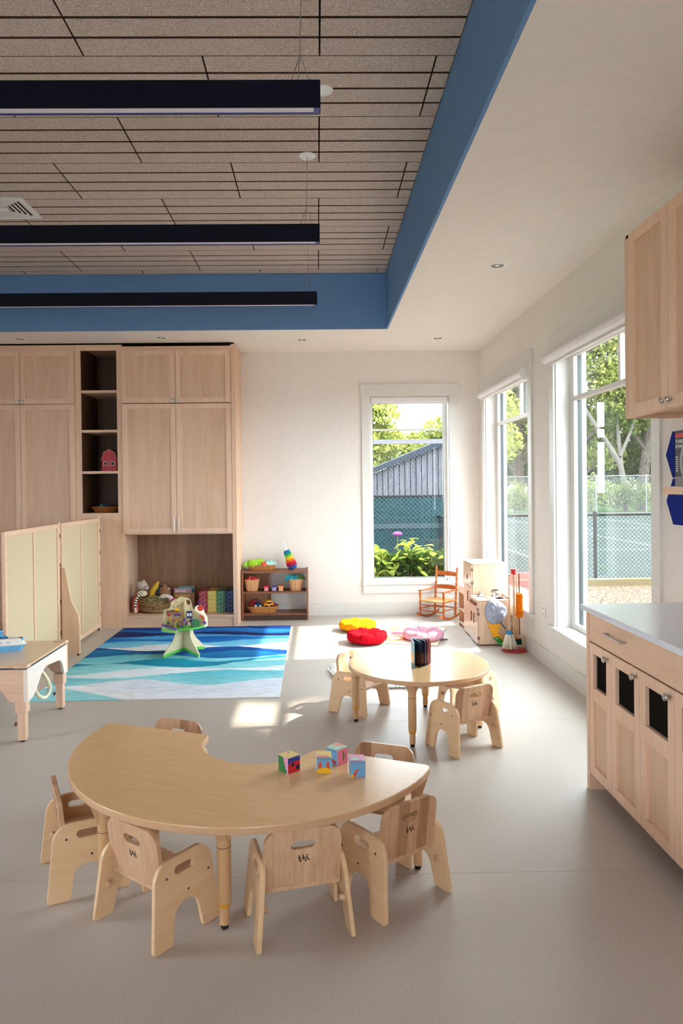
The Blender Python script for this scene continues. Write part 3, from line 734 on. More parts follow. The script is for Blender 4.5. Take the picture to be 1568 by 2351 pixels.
# straight back edges with the scoop between
pts[0] = (pts[0][0], 0, .035); pts[-1] = (pts[-1][0], 0, .035)
nr = .262
sc = [(.300, .012, .05)]
for k in range(0, 15):
    a = -.12 - (PI - .24) * k / 14; sc.append((.02 + nr * math.cos(a), -.005 + nr * .93 * math.sin(a), 0))
sc.append((-.256, .012, .02))
out = rpoly(pts + sc)
tabletop(t, out, TBH, .03)
for x, y, a in ((.765, -.03, .2), (-.755, -.04, -.2), (-.287, -.713, 4.0), (.20, -.66, .0)):
    table_leg(t, x, y, TBH - .03, a - ang * (1 if (x, y) == (.20, -.66) else 0))
RC = (.652, 4.665); RH = .43
t = thing('round_table', 'low round maple table with a book standing on it', 'table', (*RC, 0), .0)
tabletop(t, [(.46 * math.cos(2 * PI * k / 72), .46 * math.sin(2 * PI * k / 72)) for k in range(72)], RH, .028)
for x, y, a in ((-.085, -.335, 0), (-.405, .15, 1.3), (.11, .43, .2), (.40, -.02, 1.3)): table_leg(t, x, y, RH - .028, a)

# picture blocks
BC = {n: plain('block_' + n, c, .3) for n, c in dict(green=(34, 122, 60), pink=(226, 150, 200), red=(206, 34, 44), blue=(28, 56, 150), cream=(236, 214, 130), sky=(110, 168, 214), mint=(176, 224, 204), rose=(232, 120, 150), orange=(214, 76, 36), yellow=(240, 190, 20), navy=(20, 30, 80), salmon=(240, 160, 150), purple=(120, 70, 160), white=(236, 236, 236), teal=(50, 160, 160), dgreen=(20, 86, 50), lime=(150, 200, 40), brown=(120, 74, 50)).items()}
def face_poly(parent, name, pts, face, s, mat, lift=.0006):
    """thin picture piece on a cube face: pts in 0..1"""
    P = [((x - .5) * s, y * s) for x, y in pts]; me = plate(P, (), .0005)
    M = {'f': T((0, -s / 2 - lift, 0)) @ XZ, 'l': T((-s / 2 - lift, 0, 0)) @ RZ(-PI / 2) @ XZ, 'r': T((s / 2 + lift, 0, 0)) @ RZ(PI / 2) @ XZ,
         't': T((0, -s / 2, s + lift))}[face]
    MB().mesh(me, M).build(name, mat, parent)
def blob(cx, cy, r, n=14, sq=1): return [(cx + r * math.cos(2 * PI * k / n), cy + sq * r * math.sin(2 * PI * k / n)) for k in range(n)]
FULL = [(.01, .01), (.99, .01), (.99, .99), (.01, .99)]
S = .063
def block(x, y, rz, label, faces):
    t = thing('picture_block', label, 'toy block', (x, y, TBH), rz, 'picture blocks on the kidney table')
    MB().bbox(-S / 2, S / 2, -S / 2, S / 2, 0, S, .0012).build('cube', BC['white'], t)
    for i, (f, pts, mt) in enumerate(faces): face_poly(t, 'picture', pts, f, S, BC[mt], .0003 + .0003 * i)
stitch = lambda f: [(f, [(x, .9), (x + .03, .9), (x + .03, .96), (x, .96)], 'navy') for x in (.08, .2, .32, .44, .56, .68, .8, .9)]
block(-.129, 2.935, math.radians(40) , 'picture block with a green leaf and a red ladybird side', [('l', FULL, 'pink'), ('l', [(.01, .01), (.01, .99), (.5, .99), (.62, .8), (.58, .72), (.7, .6), (.66, .5), (.8, .38), (.75, .28), (.88, .15), (.9, .01)][::-1], 'green'),
      ('f', FULL, 'red'), ('f', [(.01, .99), (.99, .99), (.99, .68), (.5, .74), (.01, .6)][::-1], 'blue'), ('f', blob(.4, .52, .13), 'navy'), ('f', blob(.8, .28, .16), 'navy'), ('t', FULL, 'cream'), ('t', blob(.6, .75, .12), 'pink'), ('t', blob(.3, .4, .06), 'salmon')])
flame = lambda cx, b: [(cx - .14, b), (cx - .10, b + .2), (cx - .14, b + .3), (cx - .04, b + .45), (cx, b + .55), (cx + .04, b + .4), (cx + .1, b + .25), (cx + .08, b + .15), (cx + .14, b)]
block(.015, 2.926, .02, 'blue picture block with two red flames over a yellow hump', [('f', FULL, 'sky'), ('f', flame(.25, .28), 'orange'), ('f', flame(.75, .28), 'orange'), ('f', [(.01, .01), (.99, .01), (.99, .22), (.75, .34), (.5, .38), (.25, .34), (.01, .22)], 'yellow')] + stitch('f') + [('t', FULL, 'cream'), ('t', [(.01, .01), (.9, .01), (.6, .3), (.01, .5)], 'salmon')])
block(.072, 3.012, math.radians(45), 'picture block with a pink side and a green crescent, behind the flame block', [('f', FULL, 'rose'), ('f', [(.45, .85), (.6, .8), (.7, .5), (.6, .2), (.5, .18), (.56, .5), (.5, .72)][::-1], 'green'), ('l', FULL, 'sky'), ('l', [(.3, .55), (.5, .4), (.9, .2), (.8, .05), (.4, .2)][::-1], 'red')] + stitch('l') + [('t', FULL, 'mint'), ('t', [(.99, .1), (.99, .99), (.5, .99), (.45, .7), (.6, .4)], 'salmon')])
block(.149, 2.882, math.radians(4), 'blue picture block with a single red flame in the corner, rightmost of the four', [('f', FULL, 'sky'), ('f', [(.12, .1), (.3, .02), (.42, .2), (.4, .3), (.6, .5), (.52, .5), (.3, .4), (.25, .25)], 'orange'), ('f', blob(.12, .08, .1), 'yellow')] + stitch('f') + [('l', FULL, 'white'), ('t', FULL, 'pink'), ('t', [(.1, .1), (.6, .1), (.6, .5), (.1, .5)], 'mint')])

# board book standing fanned on the round table
t = thing('board_book', 'small board book standing open and fanned out on the round table', 'book', (.607, 4.575, RH))
sp = Vector((0, .085))
ends = [(-.0, -.075), (.047, -.045), (.078, -.015), (.098, .008), (.115, .03), (.126, .055)]
cols = [(74, 160, 196), (44, 36, 48), (40, 48, 74), (96, 48, 60), (150, 92, 84), (176, 120, 104)]
for i, (e, c) in enumerate(zip(ends, cols)):
    d = Vector(e) - sp; L = d.length; a = math.atan2(d.y, d.x)
    me = plate(rpoly([(0, 0, .001), (L, 0, .012), (L, .168, .012), (0, .168, .001)]), (), .0035, .0004)
    p = MB().mesh(me, RZ(a) @ XZ).build('page', plain('page_%d' % i, c, .3), t, (sp.x, sp.y, 0))
    me = plate([(L * .1, .02), (L * .93, .02), (L * .93, .08), (L * .6, .1), (L * .1, .07)], (), .0004)
    MB().mesh(me, RZ(a) @ T((0, -.0022, 0)) @ XZ).mesh(plate([(L * .1, .02), (L * .93, .02), (L * .93, .06), (L * .1, .1)], (), .0004), RZ(a) @ T((0, .0022, 0)) @ XZ).build('page_picture', plain('page_pic_%d' % i, [(196, 150, 110), (110, 66, 52), (150, 104, 80), (180, 120, 110), (210, 170, 140), (120, 80, 60)][i], .35), p)

# ================================================================== RUGS AND CUSHIONS
def wave_mat():
    m, n, l, b = base_mat('ocean_wave_print')
    tc = n.new('ShaderNodeTexCoord'); sp = n.new('ShaderNodeSeparateXYZ'); l.new(tc.outputs['Generated'], sp.inputs[0])
    U, V = sp.outputs[0], sp.outputs[1]
    def mt(op, a, c=None, d=None):
        q = n.new('ShaderNodeMath'); q.operation = op
        for i, v in enumerate((a, c, d)):
            if v is None: continue
            if isinstance(v, (int, float)): q.inputs[i].default_value = v
            else: l.new(v, q.inputs[i])
        return q.outputs[0]
    def noise(sx, sy, off, det=2, dis=0):
        mp = n.new('ShaderNodeMapping'); mp.inputs['Scale'].default_value = (sx, sy, 1); mp.inputs['Location'].default_value = (off, off * 1.7, 0); l.new(tc.outputs['Generated'], mp.inputs[0])
        q = n.new('ShaderNodeTexNoise'); q.inputs['Scale'].default_value = 1; q.inputs['Detail'].default_value = det; q.inputs['Distortion'].default_value = dis
        l.new(mp.outputs[0], q.inputs['Vector']); return q.outputs[0]
    edge = mt('MULTIPLY', mt('SUBTRACT', noise(9, 60, 0, 5), .5), .022)
    soft = noise(4, 30, 3, 4, .5)
    # (v at u=0, v at u=1, wave height, wave count, phase, near colour, far colour)
    L_ = [(-.2, -.2, 0, 1, 0, (40, 170, 190), (150, 216, 224)), (.10, -.10, .03, 1.2, 1.2, (236, 236, 242), (214, 222, 236)), (.17, .16, .035, 1.6, 4.2, (140, 208, 218), (96, 190, 208)),
          (.22, .30, .02, 1.3, 2.4, (222, 228, 236), (206, 220, 232)), (.27, .36, .03, 1.1, 5.2, (150, 214, 222), (112, 200, 214)), (.34, .41, .045, 1.2, .4, (12, 128, 164), (0, 150, 180)),
          (.42, .45, .03, 1.7, 3.6, (130, 206, 222), (80, 186, 208)), (.50, .48, .035, 1.2, 5.6, (0, 92, 158), (8, 126, 178)), (.57, .52, .03, 1.4, 1.0, (0, 66, 146), (10, 96, 170)),
          (.62, .58, .035, 1.2, 2.6, (236, 238, 246), (206, 224, 240)), (.655, .66, .03, 1.6, 3.8, (120, 196, 230), (84, 176, 220)), (.71, .74, .025, 1.3, .2, (16, 116, 196), (0, 84, 170)),
          (.78, .80, .02, 1.5, 2.0, (70, 160, 216), (30, 126, 200)), (.83, .83, .025, 1.1, 4.6, (10, 26, 84), (22, 48, 112)), (.90, .87, .02, 1.7, 1.4, (12, 96, 182), (40, 140, 206)), (.95, .95, .02, 1.3, 3.0, (8, 54, 134), (12, 70, 150))]
    col = None
    for (a, c, h, fr, ph, c1, c2) in L_:
        line = mt('ADD', mt('MULTIPLY_ADD', U, c - a, a), mt('MULTIPLY', mt('SINE', mt('MULTIPLY_ADD', U, fr * 2 * PI, ph)), h))
        d = mt('SUBTRACT', mt('ADD', V, edge), line)
        mask = n.new('ShaderNodeMapRange'); mask.inputs[1].default_value = 0; mask.inputs[2].default_value = .003; l.new(d, mask.inputs[0])
        g = n.new('ShaderNodeMapRange'); g.inputs[1].default_value = .0; g.inputs[2].default_value = .12; l.new(mt('ADD', d, mt('MULTIPLY', mt('SUBTRACT', soft, .5), .12)), g.inputs[0])
        lay = n.new('ShaderNodeMix'); lay.data_type = 'RGBA'; lay.inputs[6].default_value = rgba(c1); lay.inputs[7].default_value = rgba(c2); l.new(g.outputs[0], lay.inputs[0])
        if col is None: col = lay.outputs[2]; continue
        mx = n.new('ShaderNodeMix'); mx.data_type = 'RGBA'; l.new(mask.outputs[0], mx.inputs[0]); l.new(col, mx.inputs[6]); l.new(lay.outputs[2], mx.inputs[7]); col = mx.outputs[2]
    fine = n.new('ShaderNodeMapRange'); fine.inputs[1].default_value = .3; fine.inputs[2].default_value = .7; fine.inputs[3].default_value = .80; fine.inputs[4].default_value = 1.16; l.new(noise(14, 150, 7, 4, .8), fine.inputs[0])
    mx = n.new('ShaderNodeMix'); mx.data_type = 'RGBA'; mx.blend_type = 'MULTIPLY'; mx.inputs[0].default_value = 1
    l.new(col, mx.inputs[6]); l.new(fine.outputs[0], mx.inputs[7]); l.new(mx.outputs[2], b.inputs['Base Color'])
    b.inputs['Roughness'].default_value = .8; b.inputs['Specular IOR Level'].default_value = .2
    return m
# rug: subdivided sheet with soft fold lines
rw, rl = 1.90, 2.74; nx, ny = 40, 56; verts = []; faces = []
def rz_(u, v):
    f = .0035 * (math.exp(-((u - .5) / .012) ** 2) + math.exp(-((u - .75) / .012) ** 2) + math.exp(-((u - .25) / .012) ** 2) + math.exp(-((v - .33) / .012) ** 2) + math.exp(-((v - .66) / .012) ** 2))
    return .006 + f + .0015 * math.sin(u * 19) * math.sin(v * 3)
for j in range(ny + 1):
    for i in range(nx + 1):
        u, v_ = i / nx, j / ny; verts.append((u * rw, v_ * rl, rz_(u, v_)))
N = len(verts)
for j in range(ny + 1):
    for i in range(nx + 1): verts.append((i / nx * rw, j / ny * rl, .0005))
W = nx + 1
for j in range(ny):
    for i in range(nx):
        a = j * W + i; faces.append((a, a + 1, a + W + 1, a + W)); faces.append((N + a, N + a + W, N + a + W + 1, N + a + 1))
for i in range(nx):
    faces.append((N + i, N + i + 1, i + 1, i)); a = ny * W + i; faces.append((a, a + 1, N + a + 1, N + a))
for j in range(ny):
    a = j * W; faces.append((a, a + W, N + a + W, N + a)); a += nx; faces.append((N + a, N + a + W, a + W, a))
o = MB().add(verts, faces, None, True).build('ocean_rug', wave_mat(), None, (-2.205, 5.365, 0), (0, 0, math.radians(.3)))
tag(o, 'blue, teal and white ocean-wave patterned rug on the floor', 'rug')

def shag():
    mb = MB(); rnd = random.Random(3); R_ = .55; mb.lathe([(R_ - .03, .001), (R_ - .01, .012), (R_ - .04, .018), (.001, .02)], 48)
    for k in range(1500):
        a = rnd.random() * 2 * PI; r = R_ * (math.sqrt(rnd.random()) if k < 700 else rnd.uniform(.9, 1.0)); x, y = r * math.cos(a), r * math.sin(a); q = rnd.random() * 6.28; o = rnd.uniform(.012, .035); w = .007
        dx, dy = math.cos(a + rnd.uniform(-.8, .8)) * o, math.sin(a + rnd.uniform(-.8, .8)) * o; px, py = -dy * .3, dx * .3
        mb.add([(x - px, y - py, .008), (x + px, y + py, .008), (x + dx, y + dy, rnd.uniform(.006, .034))], [(0, 1, 2)])
    return mb
o = shag().build('round_rug', speckle('white_shag', (240, 238, 232), (205, 200, 192), 60, .9, bump=.5, dist=.01), None, (.64, 6.10, 0)); tag(o, 'round white shaggy rug behind the round table', 'rug')

def mat_rug():
    t = thing('play_mat', 'small cream play mat with orange rings and a pink patch under the pink cushion', 'mat', (.70, 7.62, 0), math.radians(-16))
    MB().bbox(-.02, .62, -.46, .40, .0005, .012, .004).build('pad', plain('mat_cream', (238, 226, 206), .85), t)
    for x, y, r, c in ((.14, .24, .12, (226, 170, 90)), (.42, .26, .11, (236, 190, 110)), (.16, -.24, .13, (222, 150, 80)), (.45, -.25, .11, (226, 170, 90))):
        me = plate(blob(x, y, r, 20), [blob(x, y, r * .55, 16)], .004); MB().mesh(me, T((0, 0, .0128))).build('ring_print', plain('mat_orange_%d' % c[1], c, .85), t)
        MB().mesh(plate(blob(x, y, r * .5, 16), (), .004), T((0, 0, .0127))).build('dot_print', plain('mat_white', (244, 240, 232), .85), t)
    MB().box(.05, .36, -.06, .06, .0121, .0145).build('patch_print', plain('mat_pink', (220, 110, 130), .85), t)
    MB().mesh(plate([(.60, -.22), (.70, -.16), (.60, -.08)], (), .008), T((0, 0, .006))).build('corner_tab', plain('mat_grey', (110, 112, 122), .85), t)
mat_rug()
def cushion(x, y, R_, h, c, label, seed):
    rnd = random.Random(seed); mb = MB(); nu, nv = 96, 20; v = []; f = []
    ph = [rnd.uniform(0, 6.28) for _ in range(6)]; m_ = 7
    for i in range(nu):
        a = 2 * PI * i / nu
        for j in range(nv + 1):
            t_ = j / nv                                    # 0 centre top -> 1 centre bottom
            if t_ < .62: s = t_ / .62; r = R_ * math.sin(s * PI / 2) ** .8 ; z = h * (1 - (s ** 5) * .5) - h * .42 * math.exp(-(s * 4.2) ** 2)
            else: s = (t_ - .62) / .38; r = R_ * math.cos(s * PI / 2) ** .35 if s < 1 else .001; z = h * .5 * (1 - s) ** 1.3
            lob = math.cos(m_ * a + ph[0]); amp = math.sin(min(1, r / R_) * PI * .55)
            wr = .007 * lob * amp + .003 * math.sin(17 * a + ph[1] + 5 * t_) * amp + .0035 * math.sin(31 * a + ph[2] + 9 * t_) * amp
            rr = max(.0005, r * (1 + .014 * lob + .01 * math.sin(23 * a + ph[3])))
            v.append((rr * math.cos(a), rr * math.sin(a), max(0.001, z + (wr if t_ < .62 else wr * .25 * (1 - t_) / .38))))
    for i in range(nu):
        i2 = (i + 1) % nu
        for j in range(nv): f.append((i * (nv + 1) + j, i * (nv + 1) + j + 1, i2 * (nv + 1) + j + 1, i2 * (nv + 1) + j))
    t = thing('floor_cushion', label, 'cushion', (x, y, 0), 0, 'round tufted cushions on the floor')
    me = plain('cushion_%d' % seed, c, .9, spec=.1)
    mb.add(v, f, None, True).build('cover', me, t); MB().ball((0, 0, h * .60), .014, 12, (1, 1, .5)).build('button', me, t)
cushion(.425, 7.83, .205, .105, (238, 156, 14), 'yellow round tufted cushion on the floor', 1)
cushion(.487, 7.20, .205, .12, (186, 8, 28), 'red round tufted cushion on the floor', 2)
bpy.data.objects['floor_cushion'].location.z = .0
cushion(1.075, 7.30, .21, .105, (212, 160, 180), 'pale pink round tufted cushion on the play mat', 3)

# ================================================================== ACTIVITY TOY
AX, AY = -1.29, 6.80
t = thing('activity_tree', 'wooden tree-shaped activity toy with beads and gears standing on the ocean rug', 'activity toy', (AX, AY, .011), math.radians(5))
M_toyg = plain('toy_green', (84, 190, 70), .4); M_toyc = speckle('toy_cream', (226, 212, 168), (196, 180, 130), 20, .45); M_trunk = plain('toy_trunk', (214, 200, 164), .45); M_toyw = plain('toy_wood', (150, 116, 74), .45)
prof = [(-.235, 0), (-.235, .03), (-.20, .07), (-.13, .14), (-.105, .19), (-.10, .26), (.10, .26), (.105, .19), (.13, .14), (.20, .07), (.235, .03), (.235, 0), (.0, .035)]
for a in (.72, .72 + PI / 2):
    p = MB().mesh(plate(prof, (), .012, .001), RZ(a) @ XZ).build('trunk_panel', M_trunk, t)
    for s in (-1, 1):
        MB().mesh(plate([(.0, .036), (.234, .001), (.236, .026), (.0, .062)] if s > 0 else [(-.0, .036), (-.0, .062), (-.236, .026), (-.234, .001)], (), .0135), RZ(a) @ XZ).build('grass_band', M_toyg, p)
MB().lathe([(.001, .26), (.20, .26), (.205, .266), (.20, .272), (.001, .272)], 36).build('tray', M_toyg, t)
# upright scenery boards crossing on the tray
bd1 = rpoly([(-.205, .235, .02), (-.195, .42, .02), (-.13, .44, .02), (-.12, .50, .03), (-.03, .545, .03), (.06, .53, .05), (.09, .42, .02), (.205, .36, .02), (.205, .25, .02)][::-1])
win = [(-.175, .35), (-.045, .38), (-.045, .43), (-.175, .405)]
b1 = MB().mesh(plate(bd1, [win, stadium(.045, .49, .05, .05)], .011, .001), RZ(-.15) @ XZ).build('scenery_board', M_toyc, t)
b2 = MB().mesh(plate(rpoly([(-.18, .25, .02), (-.17, .34, .03), (-.05, .36, .02), (-.02, .5, .05), (.05, .5, .05), (.06, .40, .02), (.19, .36, .03), (.19, .25, .02)][::-1]), [stadium(-.12, .30, .06, .06)], .011, .001), RZ(1.15) @ XZ).build('scenery_board', M_toyw, t)
b3 = MB().mesh(plate(rpoly([(-.07, .235, .02), (-.07, .36, .03), (-.04, .45, .03), (.03, .46, .03), (.05, .38, .03), (.08, .33, .03), (.08, .24, .02)][::-1]), (), .011, .001), T((.145, .02, 0)) @ RZ(.35) @ XZ).build('scenery_board', plain('toy_pale', (240, 236, 210), .45), t)
MB().mesh(plate(rpoly([(-.09, .235, .01), (-.09, .30, .03), (.09, .275, .03), (.09, .235, .01)][::-1]), (), .012, .001), T((-.12, -.15, 0)) @ RZ(-.6) @ XZ).build('fence_board', plain('toy_lightgreen', (150, 214, 130), .45), t)
MB().mesh(plate([(-.09, .29), (.09, .262), (.09, .280), (-.09, .308)], (), .014), T((-.12, -.15, 0)) @ RZ(-.6) @ XZ).build('purple_band', BC['purple'], t)
star = [((.034 if k % 2 else .024) * math.cos(PI * k / 8), (.034 if k % 2 else .024) * math.sin(PI * k / 8)) for k in range(16)]
MB().mesh(plate(star, (), .01, .001), T((.16, -.03, .435)) @ XZ).build('sun_gear', BC['red'], t); MB().mesh(plate(blob(0, 0, .016, 16), (), .004), T((.16, -.037, .435)) @ XZ).build('sun_face', BC['orange'], t)
for nm, x, z, w_, h_, c in (('slider', -.06, .425, .05, .02, 'yellow'), ('slider', -.06, .375, .06, .018, 'purple'), ('slider', -.14, .375, .025, .025, 'red'), ('window_block', .06, .385, .055, .065, 'navy')):
    MB().bbox(x - w_ / 2, x + w_ / 2, -.025 if nm == 'slider' else -.085, -.008 if nm == 'slider' else -.07, z - h_ / 2, z + h_ / 2, .004).build(nm, BC[c] if nm == 'slider' else BC['navy'], t)
for x in (.048, .072): MB().box(x - .008, x + .008, -.088, -.084, .372, .40).build('window_light', BC['white'], t)
for pts_, c in (([(-.12, -.10, .272), (-.13, -.12, .34), (-.08, -.14, .37), (-.03, -.13, .34), (-.03, -.11, .272)], 'orange'), ([(-.02, -.13, .272), (-.02, -.14, .33), (.03, -.15, .36), (.08, -.13, .32), (.08, -.12, .272)], 'purple'), ([(.12, .0, .46), (.15, -.02, .51), (.19, -.02, .49), (.2, 0, .40)], 'purple')):
    MB().tube(pts_, .0028, 6).build('wire', BC[c], t)
rnd = random.Random(5)
for k in range(17):
    x = rnd.uniform(-.15, .12); y = -.10 - rnd.random() * .05; z = .284 + rnd.random() * .07
    MB().ball((x, y, z), .012, 12, (1, 1, rnd.choice((.7, 1, 1.2)))).build('bead', BC[rnd.choice(['red', 'navy', 'yellow', 'blue', 'green', 'purple', 'brown'])], t)
for x, z in ((.17, .355), (.18, .345), (.19, .33), (.155, .36)): MB().box(x - .005, x + .005, -.045, -.04, z - .012, z + .012).build('red_mark', BC['red'], t)
MB().mesh(plate(rpoly([(-.04, .25, .01), (-.04, .36, .02), (.04, .34, .02), (.04, .25, .01)][::-1]), (), .011, .001), T((.12, -.12, 0)) @ RZ(.5) @ XZ).build('door_board', BC['dgreen'], t)
MB().lathe([(.001, 0), (.016, 0), (.016, .012), (.001, .012)], 16, T((.20, -.05, .30)) @ RX(PI / 2)).build('knob', BC['purple'], t)
for k in range(10):
    x = rnd.uniform(-.18, -.02); MB().mesh(plate(blob(0, 0, .005, 8), (), .001), T((x, -.008 + x * -.15, .41 + rnd.uniform(0, .03) + (x + .18) * .3)) @ XZ).build('leaf_print', BC[rnd.choice(['dgreen', 'navy', 'brown'])], b1)

# ================================================================== ROOM DIVIDER
def divider(y0, y1, label):
    t = thing('room_divider', label, 'room divider', (-2.478, y0, 0), 0, 'wood-framed dividers along the left')
    L = y1 - y0; z0, z1 = .03, 1.268
    MB().bbox(-.014, .014, 0, .045, z0, z1, .003).bbox(-.014, .014, L - .045, L, z0, z1, .003).bbox(-.014, .014, .045, L - .045, z0, z0 + .05, .003).bbox(-.014, .014, .045, L - .045, z1 - .045, z1, .003).build('frame', M_mapley, t)
    MB().bbox(-.012, .012, L / 2 - .018, L / 2 + .018, z0 + .05, z1 - .045, .002).build('middle_stile', M_maple, t)
    for a, b in ((.045, L / 2 - .018), (L / 2 + .018, L - .045)): MB().box(-.004, .004, a, b, z0 + .05, z1 - .045).build('infill_panel', M_screen, t)
    for y in (.02, L - .02): MB().cyl((0, y, 0), (0, y, z0), .012, 12).build('foot', M_black, t)
    return t
a = divider(6.86, 8.04, 'wood-framed cream divider screen reaching back to the tall cabinets'); b = divider(5.62, 6.80, 'wood-framed cream divider screen nearest the left edge')
t = thing('divider_hinge_post', 'slim wooden hinge post between the two divider screens', 'post', (-2.478, 6.83, 0))
MB().cyl((0, 0, .0), (0, 0, 1.285), .0125, 14).build('post', M_mapley, t)
for z in (.2, .5, .85, 1.13): MB().cyl((0, 0, z), (0, 0, z + .04), .0145, 14).build('hinge_knuckle', M_walnutz, t)
t = thing('divider_hinge_post', 'slim wooden hinge post at the cabinet end of the divider', 'post', (-2.478, 8.062, 0))
MB().cyl((0, 0, .0), (0, 0, 1.285), .0125, 14).build('post', M_mapley, t)
for z in (.15, .5, .85, 1.1): MB().cyl((0, 0, z), (0, 0, z + .04), .0145, 14).build('hinge_knuckle', M_walnutz, t)
t = thing('stabiliser_fin', 'curved maple stabiliser fin standing against the divider screens', 'support fin', (-2.455, 6.83, 0))
MB().mesh(plate(rpoly([(0, .02, .003), (.0, .84, .003), (.035, .845, .03), (.055, .72, .12), (.09, .52, .12), (.155, .40, .05), (.165, .30, .05), (.165, .02, .006)][::-1]), (), .03, .003), XZ).build('fin', M_maple, t)
for x in (.02, .145): MB().cyl((x, 0, 0), (x, 0, .022), .010, 10).build('foot', M_black, t)

# ================================================================== WATER TABLE + BOAT
t = thing('water_table', 'square-legged maple water play table with a white hose at the left edge', 'water table', (-1.845, 4.49, 0))
w_, d_, zt = .95, .74, .49
MB().bbox(-w_, 0, 0, d_, zt - .016, zt, .006).build('lid', plain('lid_maple', (222, 186, 148), .18), t)
for x, y in ((-.06, 0), (-.06, d_ - .06)): MB().bbox(x - .02, .006, y - .005, y + .065, zt - .018, zt + .006, .006).build('corner_block', M_maplex, t)
MB().box(-w_, .0, .0, d_, zt - .024, zt - .0165).build('dark_seam', plain('steel_band', (70, 70, 90), .3), t)
apr = rpoly([(0, 0, 0), (0, .205, 0), (d_, .205, 0), (d_, 0, .01), (d_ - .07, 0, .03), (d_ - .12, .12, .10), (.29, .15, .16), (.14, .02, .06), (.09, 0, .02)][::-1])
MB().mesh(plate(apr, (), .02, .002), T((-.011, 0, zt - .23)) @ YZ).build('apron', plain('white_maple', (236, 226, 218), .35), t)
MB().mesh(plate(rpoly([(-w_, .205, 0), (0, .205, 0), (0, 0, .005), (-.11, 0, .04), (-.17, .09, .08), (-w_, .10, .05)]), (), .02, .002), T((0, .011, zt - .23)) @ XZ).build('apron', M_maplex, t)
MB().mesh(plate(rpoly([(-w_, .205, 0), (0, .205, 0), (0, 0, .005), (-.11, 0, .04), (-.17, .09, .08), (-w_, .10, .05)]), (), .02, .002), T((0, d_ - .011, zt - .23)) @ XZ).build('apron', M_maplex, t)
for y in (.04, d_ - .04):
    for x in (-.045, -w_ + .05):
        l_ = MB().bbox(x - .035, x + .035, y - .034, y + .034, .185, .262, .004).build('leg', M_maple, t)
        MB().bbox(x - .024, x + .026, y - .024, y + .026, .012, .186, .004).build('leg_insert', M_mapleshade if 0 else M_maple, l_); MB().cyl((x, y, 0), (x, y, .013), .016, 12).build('foot', M_black, l_)
        MB().lathe([(.008, 0), (.006, .012), (.012, .016), (.012, .024), (.001, .026)], 12, T((x - .024, y, .11)) @ RY(-PI / 2)).build('leg_knob', M_walnut, l_)
hp = [(-.06, .36, zt - .06), (-.055, .37, zt - .12), (-.03, .42, zt - .20), (-.02, .44, zt - .27), (-.035, .39, zt - .315), (-.05, .30, zt - .27), (-.06, .26, zt - .18), (-.07, .26, zt - .10)]
from mathutils import geometry
def smooth_path(P, n=6):
    P = [Vector(p) for p in P]; o = []
    for i in range(len(P) - 1):
        p0 = P[max(i - 1, 0)]; p1 = P[i]; p2 = P[i + 1]; p3 = P[min(i + 2, len(P) - 1)]
        for k in range(n):
            t_ = k / n; o.append(.5 * ((2 * p1) + (p2 - p0) * t_ + (2 * p0 - 5 * p1 + 4 * p2 - p3) * t_ ** 2 + (3 * p1 - p0 - 3 * p2 + p3) * t_ ** 3))
    return o + [P[-1]]
MB().tube(smooth_path(hp), .013, 12).build('hose', plain('hose_cream', (238, 236, 206), .4), t)
MB().cyl((-.06, .365, zt - .12), (-.06, .36, zt - .03), .018, 12).build('hose_fitting', M_steel, t)
# toy ferry
t = thing('toy_boat', 'blue and white toy ferry standing on the water table', 'toy boat', (-2.225, 4.90, zt + .001), math.radians(8))
bl, sky_, wh = plain('boat_blue', (110, 180, 232), .3), plain('boat_sky', (74, 160, 214), .3), plain('boat_white', (236, 236, 232), .35)
def hull(z0, z1, s0, s1, L=.20, W=.055, name='hull', mat=None, x_off=0):
    def ring(s, z): return [(x_off + L * s * math.cos(a) ** 1 if abs(math.cos(a)) < .99 else x_off + L * s * math.cos(a), W * s * math.copysign(abs(math.sin(a)) ** .6, math.sin(a)), z) for a in [2 * PI * k / 28 for k in range(28)]]
    v = ring(s0, z0) + ring(s1, z1); f = [(k, (k + 1) % 28, 28 + (k + 1) % 28, 28 + k) for k in range(28)] + [list(range(28))[::-1], list(range(28, 56))]
    return MB().add(v, f).build(name, mat, t)
hull(0, .045, .86, 1.0, mat=bl); hull(.045, .052, 1.03, 1.03, name='deck', mat=wh); hull(.052, .088, .97, .9, name='bulwark', mat=wh); hull(.088, .106, .55, .53, name='lower_cabin', mat=sky_, x_off=-.03); hull(.106, .135, .42, .40, name='upper_cabin', mat=sky_, x_off=-.035); hull(.135, .141, .45, .44, name='roof', mat=bl, x_off=-.035)
for i, x in enumerate((-.05, -.01, .03)): MB().bbox(x - .011, x + .011, -.0235, -.019, .114, .130, .002).build('cabin_window', plain('boat_dark', (24, 60, 110), .3), t)
for i, x in enumerate((-.0, .04, .08)): MB().bbox(x - .013, x + .013, -.032, -.022, .092, .103, .002).build('cabin_window', plain('boat_dark', (24, 60, 110), .3), t)
for x, c in ((.0, (150, 40, 50)), (.05, (200, 210, 220)), (.10, (200, 210, 220))): MB().lathe([(.001, 0), (.011, 0), (.011, .004), (.001, .005)], 16, T((x, -.0525 + (x * .05), .066)) @ RX(PI / 2)).build('porthole', plain('port_%d' % c[1], c, .3), t)
MB().bbox(.155, .185, -.02, .02, .052, .088, .003).build('bow_ramp', sky_, t)

